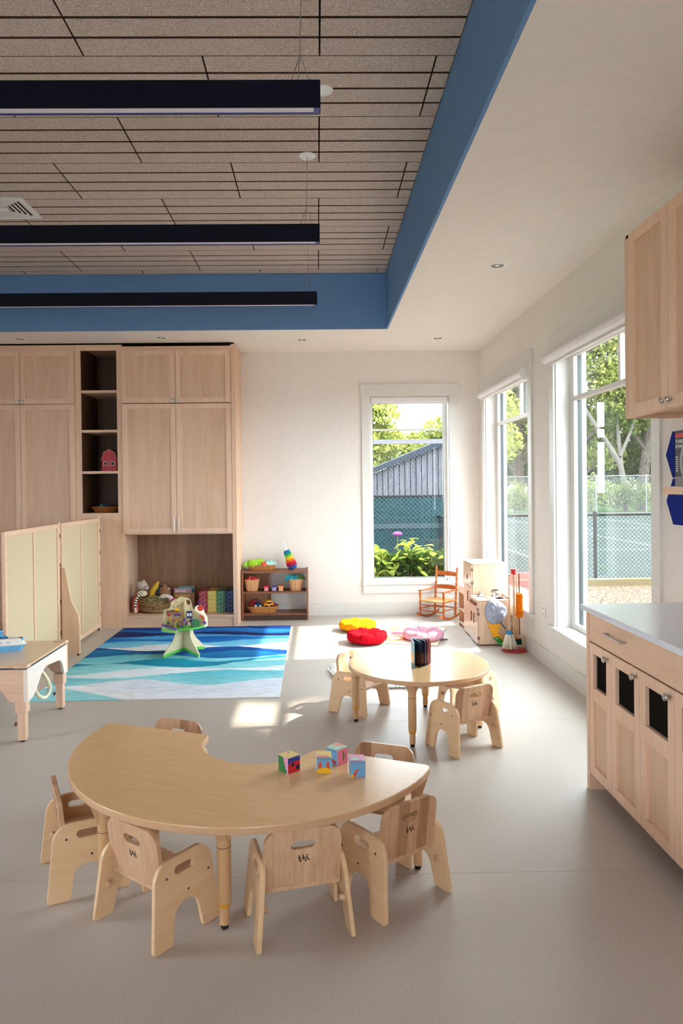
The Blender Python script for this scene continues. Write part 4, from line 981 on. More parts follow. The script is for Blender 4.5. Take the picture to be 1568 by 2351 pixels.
# ================================================================== LOW BROWN SHELF + CONTENTS
SX, SY = -.915, 8.452
t = thing('toy_shelf', 'low brown wooden toy shelf against the back wall beside the tall cabinet', 'shelf', (SX, SY, 0)); w_, d_, h_ = .79, .292, .60
MB().box(0, .018, 0, d_, 0, h_).build('side_panel', M_walnutz, t); MB().box(w_ - .018, w_, 0, d_, 0, h_).build('side_panel', M_walnutz, t)
MB().box(.018, w_ - .018, 0, d_, h_ - .03, h_ - .01).build('top', M_walnut, t)
MB().box(.018, w_ - .018, 0.0, d_, .325, .343).build('shelf', M_walnut, t); MB().box(.018, w_ - .018, 0, d_, .065, .083).build('shelf', M_walnut, t)
MB().box(.018, w_ - .018, .012, .03, 0, .065).build('plinth', plain('plinth_dark', (70, 40, 30), .5), t)
MB().box(.318, .332, .12, d_ - .005, .343, h_ - .03).box(.318, .332, .235, d_ - .005, .083, .325).build('divider', M_walnutz, t)
MB().box(.018, .318, d_ - .012, d_ - .005, .083, .325).box(.018, .318, d_ - .012, d_ - .005, .343, h_ - .03).build('back_board', plain('shelf_back', (186, 132, 92), .5), t)
def basket(name, label, cat, loc, w, d, h, flare, mat, group=None, round_=False, staves=18, rz=0):
    t = thing(name, label, cat, loc, rz, group); mb = MB(); n = 40
    def rg(s, z, k0=0):
        o = []
        for k in range(n):
            a = 2 * PI * k / n; e = 1.0 if round_ else .45
            o.append((w / 2 * s * math.copysign(abs(math.cos(a)) ** e, math.cos(a)), d / 2 * s * math.copysign(abs(math.sin(a)) ** e, math.sin(a)), z))
        return o
    levels = 6; v = []
    for j in range(levels): v += rg(flare + (1 - flare) * j / (levels - 1) + .012 * (j % 2), h * j / (levels - 1))
    for j in range(levels): v += [(x * .94, y * .92, max(.006, z)) for x, y, z in v[(levels - 1 - j) * n:(levels - j) * n]]
    tot = levels * 2; f = []
    for j in range(tot - 1):
        for k in range(n): f.append((j * n + k, j * n + (k + 1) % n, (j + 1) * n + (k + 1) % n, (j + 1) * n + k))
    f += [list(range(n))[::-1], [(tot - 1) * n + k for k in range(n)]]
    mb.add(v, f, None, True).build('body', mat, t)
    r_ = rg(1.01, h); MB().tube(r_, .006, 8, closed=True).build('rim', mat, t)
    sv = MB()
    for k in range(0, n, max(1, n // staves)):
        a = v[k]; b = v[(levels - 1) * n + k]; sv.tube([(a[0] * 1.02, a[1] * 1.02, a[2] + .004), (b[0] * 1.015, b[1] * 1.02, b[2])], .0035, 6)
    sv.build('stave', mat, t)['kind'] = 'stuff'
    return t
def scarf(name, label, loc, r, h, c, seed, sc=(1, 1)):
    rnd = random.Random(seed); n, m_ = 30, 9; v = []; f = []; ph = [rnd.uniform(0, 6.28) for _ in range(5)]
    for i in range(n):
        a = 2 * PI * i / n
        for j in range(m_ + 1):
            q = j / m_; rr = r * q * (1 + .25 * math.sin(3 * a + ph[0]) + .12 * math.sin(7 * a + ph[1])); z = h * (1 - q ** 3.2) * (.8 + .22 * math.sin(2 * a + ph[2] + q * 4) * q + .14 * math.sin(5 * a + ph[4] + 6 * q) * q) + .012 * math.sin(9 * a + ph[3] + q * 6) * q
            v.append((rr * math.cos(a) * sc[0], rr * math.sin(a) * sc[1], z))
    for i in range(n):
        i2 = (i + 1) % n
        for j in range(m_): f.append((i * (m_ + 1) + j, i2 * (m_ + 1) + j, i2 * (m_ + 1) + j + 1, i * (m_ + 1) + j + 1))
    o = MB().add(v, f, None, True).build(name, plain('scarf_%d_%d_%d' % c, c, .6, sheen=.2), None, loc); md = o.modifiers.new('thick', 'SOLIDIFY'); md.thickness = .002
    return tag(o, label, 'scarf', 'play scarves in the baskets')
ZS = h_ - .01
basket('wicker_tray', 'flat wicker basket of scarves on top of the brown shelf', 'basket', (SX + .235, SY + .14, ZS), .34, .20, .065, .80, M_wicker, 'wicker baskets on the brown shelf')
scarf('play_scarf', 'lime green scarf heaped on the basket on top of the brown shelf', (SX + .15, SY + .12, ZS + .055), .095, .085, (150, 204, 30), 1, (1.15, .8)); scarf('play_scarf', 'coral red scarf in the middle of the basket on top of the brown shelf', (SX + .265, SY + .10, ZS + .055), .06, .05, (226, 88, 60), 2)
scarf('play_scarf', 'pale aqua scarf at the right of the basket on top of the brown shelf', (SX + .33, SY + .15, ZS + .055), .075, .07, (166, 216, 206), 3); scarf('play_scarf', 'small crumpled lime scarf hanging off the left end of the top basket', (SX + .055, SY + .10, ZS + .05), .045, .06, (130, 196, 30), 4)
basket('wicker_pot', 'tapered wicker basket at the left of the middle shelf', 'basket', (SX + .115, SY + .11, .3435), .165, .15, .135, .72, plain('wicker_pale', (206, 156, 108), .6), 'wicker baskets on the brown shelf')
scarf('play_scarf', 'red scarf in the left tapered basket', (SX + .12, SY + .10, .47), .07, .055, (206, 40, 36), 5, (1.0, .9)); scarf('play_scarf', 'dark green scarf behind the red one in the left tapered basket', (SX + .115, SY + .175, .47), .065, .062, (30, 120, 66), 6, (1.15, .5))
basket('wicker_pot', 'tapered wicker basket at the right of the middle shelf', 'basket', (SX + .645, SY + .11, .3435), .165, .15, .135, .72, plain('wicker_pale', (206, 156, 108), .6), 'wicker baskets on the brown shelf')
scarf('play_scarf', 'teal scarf in the right tapered basket', (SX + .60, SY + .10, .475), .08, .062, (30, 150, 164), 7, (1.1, .8)); scarf('play_scarf', 'olive gauze scarf at the right of the right tapered basket', (SX + .69, SY + .12, .475), .055, .068, (110, 146, 70), 8)
for x, c, s in ((.29, (214, 30, 70), 'red'), (.385, (96, 56, 140), 'purple'), (.465, (244, 132, 40), 'orange')):
    t = thing('toy_house', 'small %s toy house cube on the middle shelf' % s, 'toy', (SX + x, SY + .07, .3435), 0, 'little toy houses')
    mm = plain('house_' + s, c, .4)
    MB().bbox(-.026, .026, -.026, .026, 0, .052, .008).build('body', mm, t)
    MB().bbox(-.031, .031, -.031, .031, .046, .062, .007).build('roof', mm, t)
    MB().bbox(-.021, .021, -.029, -.025, .004, .043, .003).build('face', plain('house_face_' + s, tuple(min(255, int(v * .4 + 150)) for v in c), .4), t)
    for q in (-.009, .009): MB().ball((q, -.0295, .03), .0045, 8, (1, .4, 1)).build('eye', M_black, t)
    MB().tube([(-.008, -.030, .018), (0, -.030, .014), (.008, -.030, .018)], .0015, 5).build('mouth', M_black, t)
basket('wicker_tray', 'flat wicker basket of toy cars on the bottom shelf', 'basket', (SX + .245, SY + .12, .0835), .36, .20, .075, .80, M_wicker, 'wicker baskets on the brown shelf')
def toycar(loc, rz, c, label, s=1.0, rx=0):
    t = thing('toy_car', label, 'toy car', loc, rz, 'toy cars in the bottom basket'); t.rotation_euler = (rx, 0, rz); mm = plain('car_%d_%d_%d' % c, c, .35)
    MB().bbox(-.045 * s, .045 * s, -.026 * s, .026 * s, .010 * s, .036 * s, .009 * s).build('body', mm, t); MB().bbox(-.026 * s, .028 * s, -.022 * s, .022 * s, .034 * s, .060 * s, .009 * s).build('cabin', mm, t)
    MB().bbox(-.020 * s, .022 * s, -.0235 * s, -.021 * s, .038 * s, .054 * s, .003 * s).build('car_window', BC['navy'], t)
    for x in (-.027, .027):
        for y in (-1, 1): MB().lathe([(.001, -.005 * s), (.012 * s, -.005 * s), (.014 * s, 0), (.012 * s, .005 * s), (.001, .005 * s)], 14, T((x * s, y * .026 * s, .013 * s)) @ RX(PI / 2)).build('wheel', BC['white'] if c[0] < 60 else M_black, t)
toycar((SX + .185, SY + .10, .150), .1, (30, 50, 110), 'navy toy car with white wheels in the bottom basket'); toycar((SX + .31, SY + .10, .155), .3, (240, 160, 30), 'orange and yellow toy bus on top of the bottom basket', 1.3, .3)
toycar((SX + .11, SY + .13, .150), -.3, (190, 30, 34), 'red toy car at the left of the bottom basket', 1.1); toycar((SX + .145, SY + .17, .175), .5, (170, 36, 30), 'dark red toy car heaped at the back of the bottom basket'); toycar((SX + .375, SY + .13, .145), .2, (170, 24, 34), 'dark red toy car at the right end of the bottom basket', .8)
# crocheted ring stacker leaning on the wall
t = thing('ring_stacker', 'tilted rainbow knitted ring stacker with a white spike on the brown shelf', 'toy', (SX + .615, SY + .13, ZS + .008)); t.rotation_euler = (0, math.radians(-20), 0)
rows_ = [(.055, (34, 80, 156)), (.060, (150, 22, 80)), (.056, (204, 24, 40)), (.051, (236, 120, 30)), (.046, (246, 196, 30)), (.043, (150, 206, 50)), (.041, (24, 150, 120)), (.036, (30, 130, 180))]
z = .034
for i, (r, c) in enumerate(rows_):
    hh = .030; mb = MB(); v = []; f = []; nn = 40
    if i == 0: mb.ball((0, 0, z - .008), r, 20, (1, 1, .5))
    else:
        P = []
        for k in range(nn): a = 2 * PI * k / nn; P.append(((r - .012) * math.cos(a), (r - .012) * math.sin(a), z))
        mb.tube(P, .0155, 10, closed=True, rad=[.0155 + .0022 * math.cos(k * PI) for k in range(nn)])
    mb.build('ring', plain('knit_%d' % i, c, .85), t); z += .028 if i else .022
MB().lathe([(.012, z - .02), (.011, z + .03), (.008, z + .08), (.004, z + .105), (.001, z + .108)], 14).build('spike', M_white, t)

# ================================================================== NICHE CONTENTS (floor of niche z=.135, front y=8.13)
NZ = .1355
# willow basket
t = thing('willow_basket', 'large brown willow basket of soft toys in the cabinet niche', 'basket', (-1.94, 8.40, NZ), 0)
mb = MB()
for j in range(11):
    r = .155 + .05 * (j / 10) ** .8; P = []
    for k in range(48):
        a = 2 * PI * k / 48; P.append(((r + .004 * math.sin(k * PI / 2 + j * PI)) * math.cos(a) * 1.05, (r + .004 * math.sin(k * PI / 2 + j * PI)) * math.sin(a) * .8, 0.020 + j * .0160 + .006 * math.sin(a * 2 + j)))
    mb.tube(P, .0085, 6, closed=True)
mb.build('weave', M_wickerd, t)
MB().lathe([(.001, .004), (.15, .004), (.19, .16), (.18, .16), (.145, .012), (.001, .012)], 32, Matrix.Diagonal((1.05, .8, 1, 1))).build('lining', plain('basket_inner', (70, 50, 32), .9), t)
for s in (1,): MB().tube([(.03 + .10 * math.cos(a), -.165 - .01 * math.sin(a), .165 + .045 * math.sin(a)) for a in np.linspace(0, PI, 14)], .008, 8).build('handle', M_wickerd, t)
def fuzzy(name, c, rough=.95): return plain(name, c, rough, sheen=.5)
# grey plush with striped arm
t = thing('soft_toy', 'grey plush animal with a black and white striped arm hanging over the willow basket', 'soft toy', (-2.055, 8.30, NZ + .20), 0, 'soft toys in the niche')
g = fuzzy('plush_grey', (176, 160, 150)); 
MB().ball((0.0, 0, .125), .055, 16, (1.2, .95, .9)).build('head', g, t); MB().ball((.055, -.03, .105), .03, 12, (1, 1, .9)).build('muzzle', g, t)
MB().ball((.02, 0, .172), .018, 10, (1, .5, 1)).build('ear', plain('plush_pale', (190, 172, 160), .9), t); MB().ball((-.05, 0, .152), .018, 10, (1, .5, 1)).build('ear', plain('plush_pale', (190, 172, 160), .9), t)
MB().ball((.055, -.05, .125), .006, 8).build('eye', M_black, t); MB().ball((0, 0, .03), .05, 14, (1.2, 1, .8)).build('body', plain('plush_cream', (226, 210, 180), .9), t)
arm = smooth_path([(0, -.05, .04), (-.03, -.11, .0), (-.045, -.135, -.06), (-.045, -.14, -.13)], 5); 
for k in range(0, len(arm) - 2, 1):
    MB().cyl(arm[k], arm[k + 1], .014, 10).build('arm_stripe', plain('stripe_white', (230, 226, 216), .9) if k % 2 else plain('stripe_black', (40, 38, 40), .9), t)
MB().ball((-.045, -.14, -.145), .017, 10, (1, 1, 1.6)).build('paw', plain('plush_pink', (226, 196, 186), .9), t)
t = thing('soft_toy', 'orange-red plush slumped in the left corner of the niche', 'soft toy', (-2.135, 8.32, NZ), 0, 'soft toys in the niche')
MB().ball((0, 0, .09), .06, 14, (.75, 1, 1.5)).build('body', fuzzy('plush_red', (190, 70, 46)), t); MB().ball((.02, 0, .19), .045, 14, (1.2, 1, .7)).build('head', fuzzy('plush_red', (190, 70, 46)), t)
t = thing('soft_toy', 'mustard yellow plush pointing up out of the willow basket', 'soft toy', (-1.985, 8.42, NZ + .17), 0, 'soft toys in the niche')
MB().tube([(0, 0, 0), (.03, 0, .07), (.065, 0, .13), (.085, 0, .165)], .03, 12, rad=[.035, .036, .032, .016]).build('body', fuzzy('plush_mustard', (222, 172, 36)), t)
MB().ball((.09, 0, .17), .014, 10).build('tip', fuzzy('plush_mustard', (222, 172, 36)), t)
t = thing('soft_toy', 'dark slate plush lying at the back of the willow basket', 'soft toy', (-1.90, 8.44, NZ + .19), 0, 'soft toys in the niche')
MB().ball((0, 0, .045), .05, 14, (1.2, .9, 1.1)).ball((.02, 0, .09), .03, 12).build('body', fuzzy('plush_slate', (60, 66, 76)), t)
t = thing('soft_toy', 'brown fox-like plush with a dark nose in the willow basket', 'soft toy', (-1.81, 8.40, NZ + .19), 0, 'soft toys in the niche')
b_ = fuzzy('plush_brown', (150, 100, 70))
MB().ball((0, 0, .03), .06, 14, (1.1, .9, .9)).build('body', b_, t); MB().lathe([(.045, .0), (.04, .035), (.02, .075), (.010, .09), (.001, .093)], 14, T((0, -.01, .045))).build('snout', b_, t); MB().ball((0, -.01, .14), .010, 10).build('nose', M_black, t)
for s in (-1, 1): MB().ball((s * .045, 0, .075), .016, 10, (.8, .5, 1.2)).build('ear', plain('plush_pale', (190, 172, 160), .9), t)
t = thing('soft_toy', 'pale plush leg with a magenta foot hanging over the right side of the willow basket', 'soft toy', (-1.82, 8.27, NZ + .175), 0, 'soft toys in the niche')
MB().tube(smooth_path([(-.03, 0, .0), (.03, 0, .03), (.09, -.01, .015), (.12, -.02, -.01)], 4), .024, 12).build('leg', fuzzy('plush_blush', (226, 206, 196)), t); MB().ball((.14, -.02, -.03), .032, 12, (1, 1, 1.2)).build('foot', fuzzy('plush_magenta', (190, 30, 110)), t)
scarf('green_cloth', 'green cloth tucked under the soft toys in the willow basket', (-1.90, 8.33, NZ + .165), .12, .03, (92, 120, 66), 11)
# picture books behind
for i, (x, y, w_, h_, c, lb) in enumerate([(-1.60, 8.60, .20, .27, (60, 110, 116), 'teal picture book standing at the back of the niche'), (-1.63, 8.53, .21, .25, (176, 140, 150), 'pink and grey picture book in front of the teal one'), (-1.60, 8.46, .25, .205, (150, 96, 40), 'ochre picture book lowest at the front of the three')]):
    t = thing('picture_book', lb, 'book', (x, y, NZ), 0, 'picture books in the niche'); t.rotation_euler = (math.radians(-6), 0, 0)
    MB().bbox(-w_ / 2, w_ / 2, -.006, .006, 0, h_, .002).build('cover', plain('pbook_%d' % i, c, .35), t); MB().box(-w_ / 2 + .015, w_ / 2 - .06, -.0066, -.0058, h_ - .045, h_ - .02).build('title_bar', plain('pbook_t%d' % i, tuple(min(255, v + 50) for v in c), .35), t)
    MB().box(-w_ / 2 + .004, w_ / 2 - .004, -.0045, .0045, h_ - .001, h_ + .0005).build('pages', plain('pages', (228, 222, 206), .8), t)
# cardboard brick blocks, four colours, five high
names = [('red', (158, 34, 56), (216, 190, 186)), ('yellow', (206, 184, 88), (222, 214, 160)), ('green', (74, 132, 100), (190, 214, 196)), ('blue', (30, 62, 120), (170, 190, 214))]
pos = ['bottom', 'second from the bottom', 'middle', 'second from the top', 'top']
bwid, bh, bdep = .1025, .0498, .30
for ci, (nm, c, jc) in enumerate(names):
    proto = None
    for r in range(5):
        if proto is None:
            t = thing('cardboard_block', '', 'toy block', (0, 0, 0)); proto = t
            MB().bbox(0, bwid - .002, 0, bdep, 0, bh - .0015, .0015).build('carton', plain('brick_' + nm, c, .6), t)
            mb = MB(); q = .0016
            for x in (.032, .066): mb.box(x - q, x + q, -.0006, .0002, .004, bh - .005)
            mb.box(.032, .066, -.0006, .0002, bh * .5 - q, bh * .5 + q); mb.box(.004, .032, -.0006, .0002, .004, .004 + q * 2).box(.066, bwid - .006, -.0006, .0002, bh - .008, bh - .005)
            for y in (.1, .2): mb.box(.003, bwid - .005, y - q, y + q, bh - .0016, bh - .0011)
            for x in (.032, .066): mb.box(x - q, x + q, .003, bdep - .003, bh - .0016, bh - .0011)
            mb.build('mortar_print', plain('brick_line_' + nm, jc, .6), t)
        else: t = copy_tree(proto)
        t.location = (-1.398 + ci * (bwid + .0005) + (.002 if r % 2 else -.001), 8.30 + (.004 if (r + ci) % 3 else 0), NZ + r * bh)
        tag(t, '%s brick-patterned cardboard block, %s of the %s stack' % (nm, pos[r], nm), 'toy block', 'brick-patterned cardboard blocks in the niche')
# shelf tower things
t = thing('toy_barn', 'small red toy barn with white-trimmed windows in the open shelf column', 'toy barn', (-2.405, 8.26, 1.7941))
bo = [(-.085, 0), (.085, 0), (.085, .135), (.065, .215), (0, .25), (-.065, .215), (-.085, .135)]
MB().mesh(plate(bo, (), .12, .001), T((0, .06, 0)) @ XZ).build('walls', plain('barn_red', (190, 16, 34), .45), t)
mr = plain('barn_trim', (226, 160, 160), .5); seg_ = [(-.105, .135), (-.085, .137), (-.067, .216), (0, .253), (.067, .216), (.085, .137), (.105, .135)]
mb = MB()
for a, b in zip(seg_[:-1], seg_[1:]): mb.cyl((a[0], -.004, a[1]), (b[0], -.004, b[1]), .0035, 6)
mb.build('roof_trim', mr, t)
mb = MB()
for a, b in zip(seg_[1:-2], seg_[2:-1]):
    p = Vector((a[0], 0, a[1])); q = Vector((b[0], 0, b[1])); nr_ = Vector((-(q - p).z, 0, (q - p).x)).normalized() * .006
    v = [p, q, q + nr_, p + nr_]; mb.add([(k.x, 0, k.z) for k in v] + [(k.x, .125, k.z) for k in v], [(0, 1, 2, 3), (7, 6, 5, 4), (0, 4, 5, 1), (1, 5, 6, 2), (2, 6, 7, 3), (3, 7, 4, 0)])
mb.build('roof', plain('barn_roof', (90, 70, 56), .6), t)
MB().box(-.0012, .0012, -.0015, .0, .0, .24).build('door_seam', mr, t)
for x in (-.042, .042):
    MB().mesh(plate([(x - .026, .065), (x + .026, .065), (x + .026, .115), (x - .026, .115)], [[(x - .018, .073), (x - .018, .107), (x + .018, .107), (x + .018, .073)]], .004), T((0, -.002, 0)) @ XZ).build('barn_window', mr, t)
    MB().box(x - .018, x + .018, -.0012, -.0002, .073, .107).build('window_dark', M_black, t)
t = basket('wicker_bowl', 'shallow dark wicker bowl at the bottom of the open shelf column', 'basket', (-2.47, 8.33, 1.3145), .33, .26, .065, .66, plain('wicker_dark', (150, 90, 40), .6), round_=True)
for i, (x, c, lb) in enumerate(((-.05, (30, 96, 110), 'teal plastic toy in the shallow wicker bowl'), (.0, (40, 60, 120), 'blue plastic toy in the shallow wicker bowl'), (.06, (60, 30, 40), 'maroon plastic toy in the shallow wicker bowl'))):
    t = thing('plastic_toy', lb, 'toy', (-2.47 + x, 8.32, 1.345), i, 'toys in the shallow bowl'); MB().bbox(-.035, .035, -.03, .03, 0, .05 - i * .006, .01).build('body', plain('ptoy%d' % i, c, .4), t); MB().ball((0, 0, .055), .02, 10).build('knob', plain('ptoy%d' % i, c, .4), t)

# ================================================================== TOY KITCHEN
M_kitd = grain('kitchen_front', (226, 196, 176), (206, 172, 150), 'z', 1.6, .22); M_hinge = plain('hinge_brown', (120, 96, 84), .4)
def khandle(parent, loc, R_=.05):
    pts_ = [(0, R_ * math.sin(a) * .28, R_ * math.cos(a)) for a in np.linspace(0, PI, 12)]
    MB().tube([(-.012, p[1], p[2]) for p in pts_], .006, 8).build('handle', M_walnutz, parent, loc)
t = thing('toy_stove', 'wooden toy stove with dark control knobs, nearest unit of the play kitchen', 'play stove', (1.572, 6.99, 0)); w_, d_, h_ = .33, .325, .455
MB().bbox(.012, w_, 0, .012, .012, h_ - .018, .002).bbox(.012, w_, d_ - .012, d_, .012, h_ - .018, .002).box(w_ - .01, w_ - .001, .012, d_ - .012, .012, h_ - .02).box(.02, w_ - .012, .012, d_ - .012, .02, .03).build('carcass', M_kit, t)
MB().bbox(-.004, w_ + .004, -.004, d_ + .002, h_ - .018, h_, .005).build('top', M_kit, t)
MB().bbox(.0, .012, .002, d_ - .002, h_ - .085, h_ - .018, .002).build('control_panel', M_kitd, t)
for y in (.05, .12, .19, .26): MB().lathe([(.010, 0), (.016, .004), (.016, .018), (.012, .022), (.001, .023)], 14, T((-.001, y, h_ - .05)) @ RY(-PI / 2)).build('knob', M_walnut, t)
MB().mesh(plate(rpoly([(.004, .0, .002), (d_ - .004, 0, .002), (d_ - .004, h_ - .115, .05), (d_ * .5, h_ - .09, .3), (.004, h_ - .115, .05)]), (), .012, .002), T((.004, 0, .015)) @ YZ).build('oven_door', M_kitd, t)
khandle(t, (-.004, .09, .26), .045); khandle(t, (-.004, .21, .26), .045)
for z in (.06, .30): MB().box(-.004, .02, -.0035, .002, z, z + .03).build('hinge', M_hinge, t)
MB().box(w_ - .016, w_ + .002, .02, d_ - .02, h_, h_ + .022).build('back_ledge', M_kit, t)
for x, y in ((.09, .235), (.24, .235), (.11, .09), (.245, .09)): MB().lathe([(.03, 0), (.045, .0), (.045, .002), (.03, .003)], 24, T((x, y, h_))).build('burner', M_steel if (x, y) == (.11, .09) else M_black, t)
def pot(x, y, r, h, label, lid):
    t = thing('toy_pot', label, 'toy pot', (1.572 + x, 6.99 + y, .4588), 0, 'steel toy pots on the stove')
    MB().lathe([(.001, 0), (r, 0), (r, h), (r + .003, h + .001), (r - .002, h), (r - .002, .002), (.001, .002)], 24).build('body', M_chrome, t)
    for s in (-1, 1): MB().tube([(s * r, -.012, h * .7), (s * (r + .018), -.010, h * .72), (s * (r + .018), .010, h * .72), (s * r, .012, h * .7)], .0025, 6).build('handle', M_chrome, t)
    if lid: MB().lathe([(r + .002, h + .001), (r * .6, h + .010), (.006, h + .014), (.004, h + .022), (.008, h + .028), (.001, h + .031)], 24).build('lid', M_chrome, t)
pot(.09, .235, .035, .026, 'low steel toy pot with a lid at the back left of the stove', True); pot(.235, .235, .038, .058, 'tall open steel toy pot at the back right of the stove', False)
t = thing('toy_pan', 'small steel toy pan at the front right of the stove', 'toy pan', (1.572 + .245, 6.99 + .09, .4590)); MB().lathe([(.001, 0), (.03, 0), (.04, .010), (.037, .010), (.028, .002), (.001, .002)], 24).build('body', M_chrome, t)
MB().lathe([(.001, .002), (.014, .004), (.014, .028), (.020, .030), (.001, .031)], 16).build('cup', M_chrome, t); MB().tube([(.038, 0, .009), (.075, .01, .014)], .003, 6).build('handle', M_chrome, t)
t = thing('toy_fridge', 'tall wooden toy refrigerator with round cut-outs in its doors, middle unit of the play kitchen', 'play fridge', (1.585, 7.325, 0)); w_, d_, h_ = .355, .385, .785
MB().bbox(.012, w_, 0, .012, .012, h_ - .016, .002).bbox(.012, w_, d_ - .012, d_, .012, h_ - .016, .002).box(w_ - .01, w_ - .001, .012, d_ - .012, .012, h_ - .017).build('carcass', M_kit, t)
MB().bbox(-.004, w_ + .004, -.004, d_ + .004, h_ - .016, h_, .006).build('top', M_kit, t)
MB().mesh(plate(rpoly([(.003, .53, .004), (d_ - .003, .53, .004), (d_ - .003, h_ - .02, .004), (.003, h_ - .02, .004)]), [stadium(.20, .62, .07, .07)], .012, .002), T((.004, 0, 0)) @ YZ).build('freezer_door', M_kitd, t)
MB().mesh(plate(rpoly([(.003, .015, .004), (d_ - .003, .015, .004), (d_ - .003, .525, .004), (.003, .525, .004)]), (), .012, .002), T((.004, 0, 0)) @ YZ).build('fridge_door', M_kitd, t)
khandle(t, (-.004, .10, .43), .05)
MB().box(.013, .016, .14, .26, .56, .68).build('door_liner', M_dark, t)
for z in (.56, .70, .1, .4): MB().box(-.004, .02, -.0035, .002, z, z + .03).build('hinge', M_hinge, t)
t = thing('toy_sink', 'low wooden toy sink unit with open shelves, farthest unit of the play kitchen', 'play sink', (1.595, 7.72, 0)); w_, d_, h_ = .33, .315, .475
M_kits = grain('kitchen_side', (226, 176, 140), (200, 146, 110), 'z', 1.6, .4)
MB().box(0, w_, 0, .012, 0, h_ - .014).box(0, w_, d_ - .012, d_, 0, h_ - .014).box(w_ - .01, w_, .012, d_ - .012, .0, h_ - .014).build('carcass', M_kits, t)
MB().box(.0, w_ - .01, .012, d_ - .012, .04, .052).build('shelf', M_kit, t); MB().box(.0, w_ - .01, .012, d_ - .012, .19, .202).build('shelf', M_kit, t)
MB().box(0, .012, .012, d_ - .012, h_ - .09, h_ - .014).build('apron', M_kit, t); MB().bbox(-.004, w_, -.002, d_ + .004, h_ - .014, h_, .004).build('top', M_white, t)
# cap hanging on the stove side
t = thing('cloth_hat', 'crumpled grey-blue cloth cap hanging on the side of the toy stove', 'cap', (1.745, 6.975, .335))
rnd = random.Random(9); v = []; f = []; nn, mm_ = 40, 14
for i in range(nn):
    a = 2 * PI * i / nn
    for j in range(mm_ + 1):
        q = j / mm_; rr = .108 * q ** .8 * (1 + .05 * math.sin(3 * a + 1)); dz = .0 + .045 * math.sqrt(max(0, 1 - q * q)) + .007 * math.sin(5 * a + 6 * q) * q + .004 * math.sin(11 * a - 9 * q) * q
        v.append((rr * math.cos(a), -dz - .004, rr * math.sin(a) * 1.12))
for i in range(nn):
    i2 = (i + 1) % nn
    for j in range(mm_): f.append((i * (mm_ + 1) + j, i * (mm_ + 1) + j + 1, i2 * (mm_ + 1) + j + 1, i2 * (mm_ + 1) + j))
capm = plain('cap_cloth', (156, 164, 186), .7)
o = MB().add(v, f, None, True).build('crown', capm, t); md = o.modifiers.new('s', 'SOLIDIFY'); md.thickness = .002
MB().tube([(.05, -.01, -.10), (.085, -.012, -.15), (.10, -.012, -.165)], .007, 6).build('strap', plain('cap_strap', (90, 92, 104), .7), t)
t = thing('play_apron', 'folded yellow cloth piece with a green end hanging below the grey cap', 'apron', (1.665, 6.965, .0))
MB().mesh(plate([(0, .245), (.05, .10), (.075, .085), (.10, .12), (.075, .255)], (), .012, .002), T((0, .01, 0)) @ XZ).build('yellow_fold', plain('apron_yellow', (246, 176, 20), .45), t)
MB().mesh(plate([(.05, .245), (.125, .22), (.10, .135), (.20, .015), (.12, .02), (.055, .12)][::-1], (), .010, .002), T((0, -.005, 0)) @ XZ).build('yellow_fold', plain('apron_yellow', (246, 176, 20), .45), t)
MB().mesh(plate([(.048, .085), (.105, .098), (.185, .005), (.125, .005)][::-1], (), .012, .002), T((0, -.017, 0)) @ XZ).build('green_end', plain('apron_green', (20, 134, 50), .45), t)
MB().box(.07, .10, -.0245, -.0235, .078, .084).box(.11, .135, -.0245, -.0235, .03, .034).build('white_print', M_white, t)

# ================================================================== ROCKER
t = thing('rocking_chair', "small amber turned-wood child's rocking chair in front of the back window", 'rocking chair', (1.44, 8.47, 0), math.radians(137))
W_ = .165; D_ = .15
def turned(p0, p1, r, beads=5, name='post'):
    p0, p1 = Vector(p0), Vector(p1); L = (p1 - p0).length; pr = []
    for k in range(41):
        s = k / 40; rr = r * (1 + (.25 * math.sin(s * beads * 2 * PI) if .12 < s < .88 else 0)); pr.append((rr, s * L))
    M = T(p0) @ (p1 - p0).to_track_quat('Z', 'Y').to_matrix().to_4x4()
    return MB().lathe(pr, 12, M).build(name, M_amber, t)
for s in (-1, 1):
    turned((s * W_, D_, .025), (s * W_, D_, .335), .0115, 4, 'front_post')
    turned((s * W_ * .88, -D_ + .02, .03), (s * W_ * .88, -D_ - .03, .575), .0125, 9, 'back_post'); MB().ball((s * W_ * .88, -D_ - .032, .585), .013, 10, (1, 1, 1.3)).build('finial', M_amber, t)
    arm_ = plate(rpoly([(-.016, -.17, .005), (.014, -.17, .005), (.026, .17, .02), (-.024, .185, .02)]), (), .014, .003)
    MB().mesh(arm_, T((s * W_ * .97, 0, .340)) @ Matrix.Diagonal((s, 1, 1, 1))).build('arm', M_amber, t)
    rk = [(.26 * u, .012 + .065 * u * u) for u in np.linspace(-1.02, .95, 16)]; out = [(y, z) for y, z in rk] + [(y, z + .024) for y, z in rk[::-1]]
    zmin = min(z for y, z in out); me = plate([(y, z - zmin) for y, z in out], (), .016, .002); MB().mesh(me, T((s * W_ * .94, -.02, 0)) @ YZ).build('rocker', M_amber, t)
    MB().cyl((s * W_ * .95, -D_, .12), (s * W_, D_, .12), .007, 8).build('stretcher', M_amber, t); MB().cyl((s * W_ * .9, -D_, .215), (s * W_, D_, .215), .009, 8).build('seat_rail', M_amber, t)
MB().cyl((-W_, D_, .10), (W_, D_, .10), .007, 8).build('stretcher', M_amber, t); MB().cyl((-W_, D_, .165), (W_, D_, .165), .007, 8).build('stretcher', M_amber, t); MB().cyl((-W_, -D_, .12), (W_, -D_, .12), .007, 8).build('stretcher', M_amber, t)
MB().bbox(-W_, W_, -D_, D_ + .01, .205, .222, .008).build('woven_seat', plain('rush_seat', (190, 130, 64), .6), t)
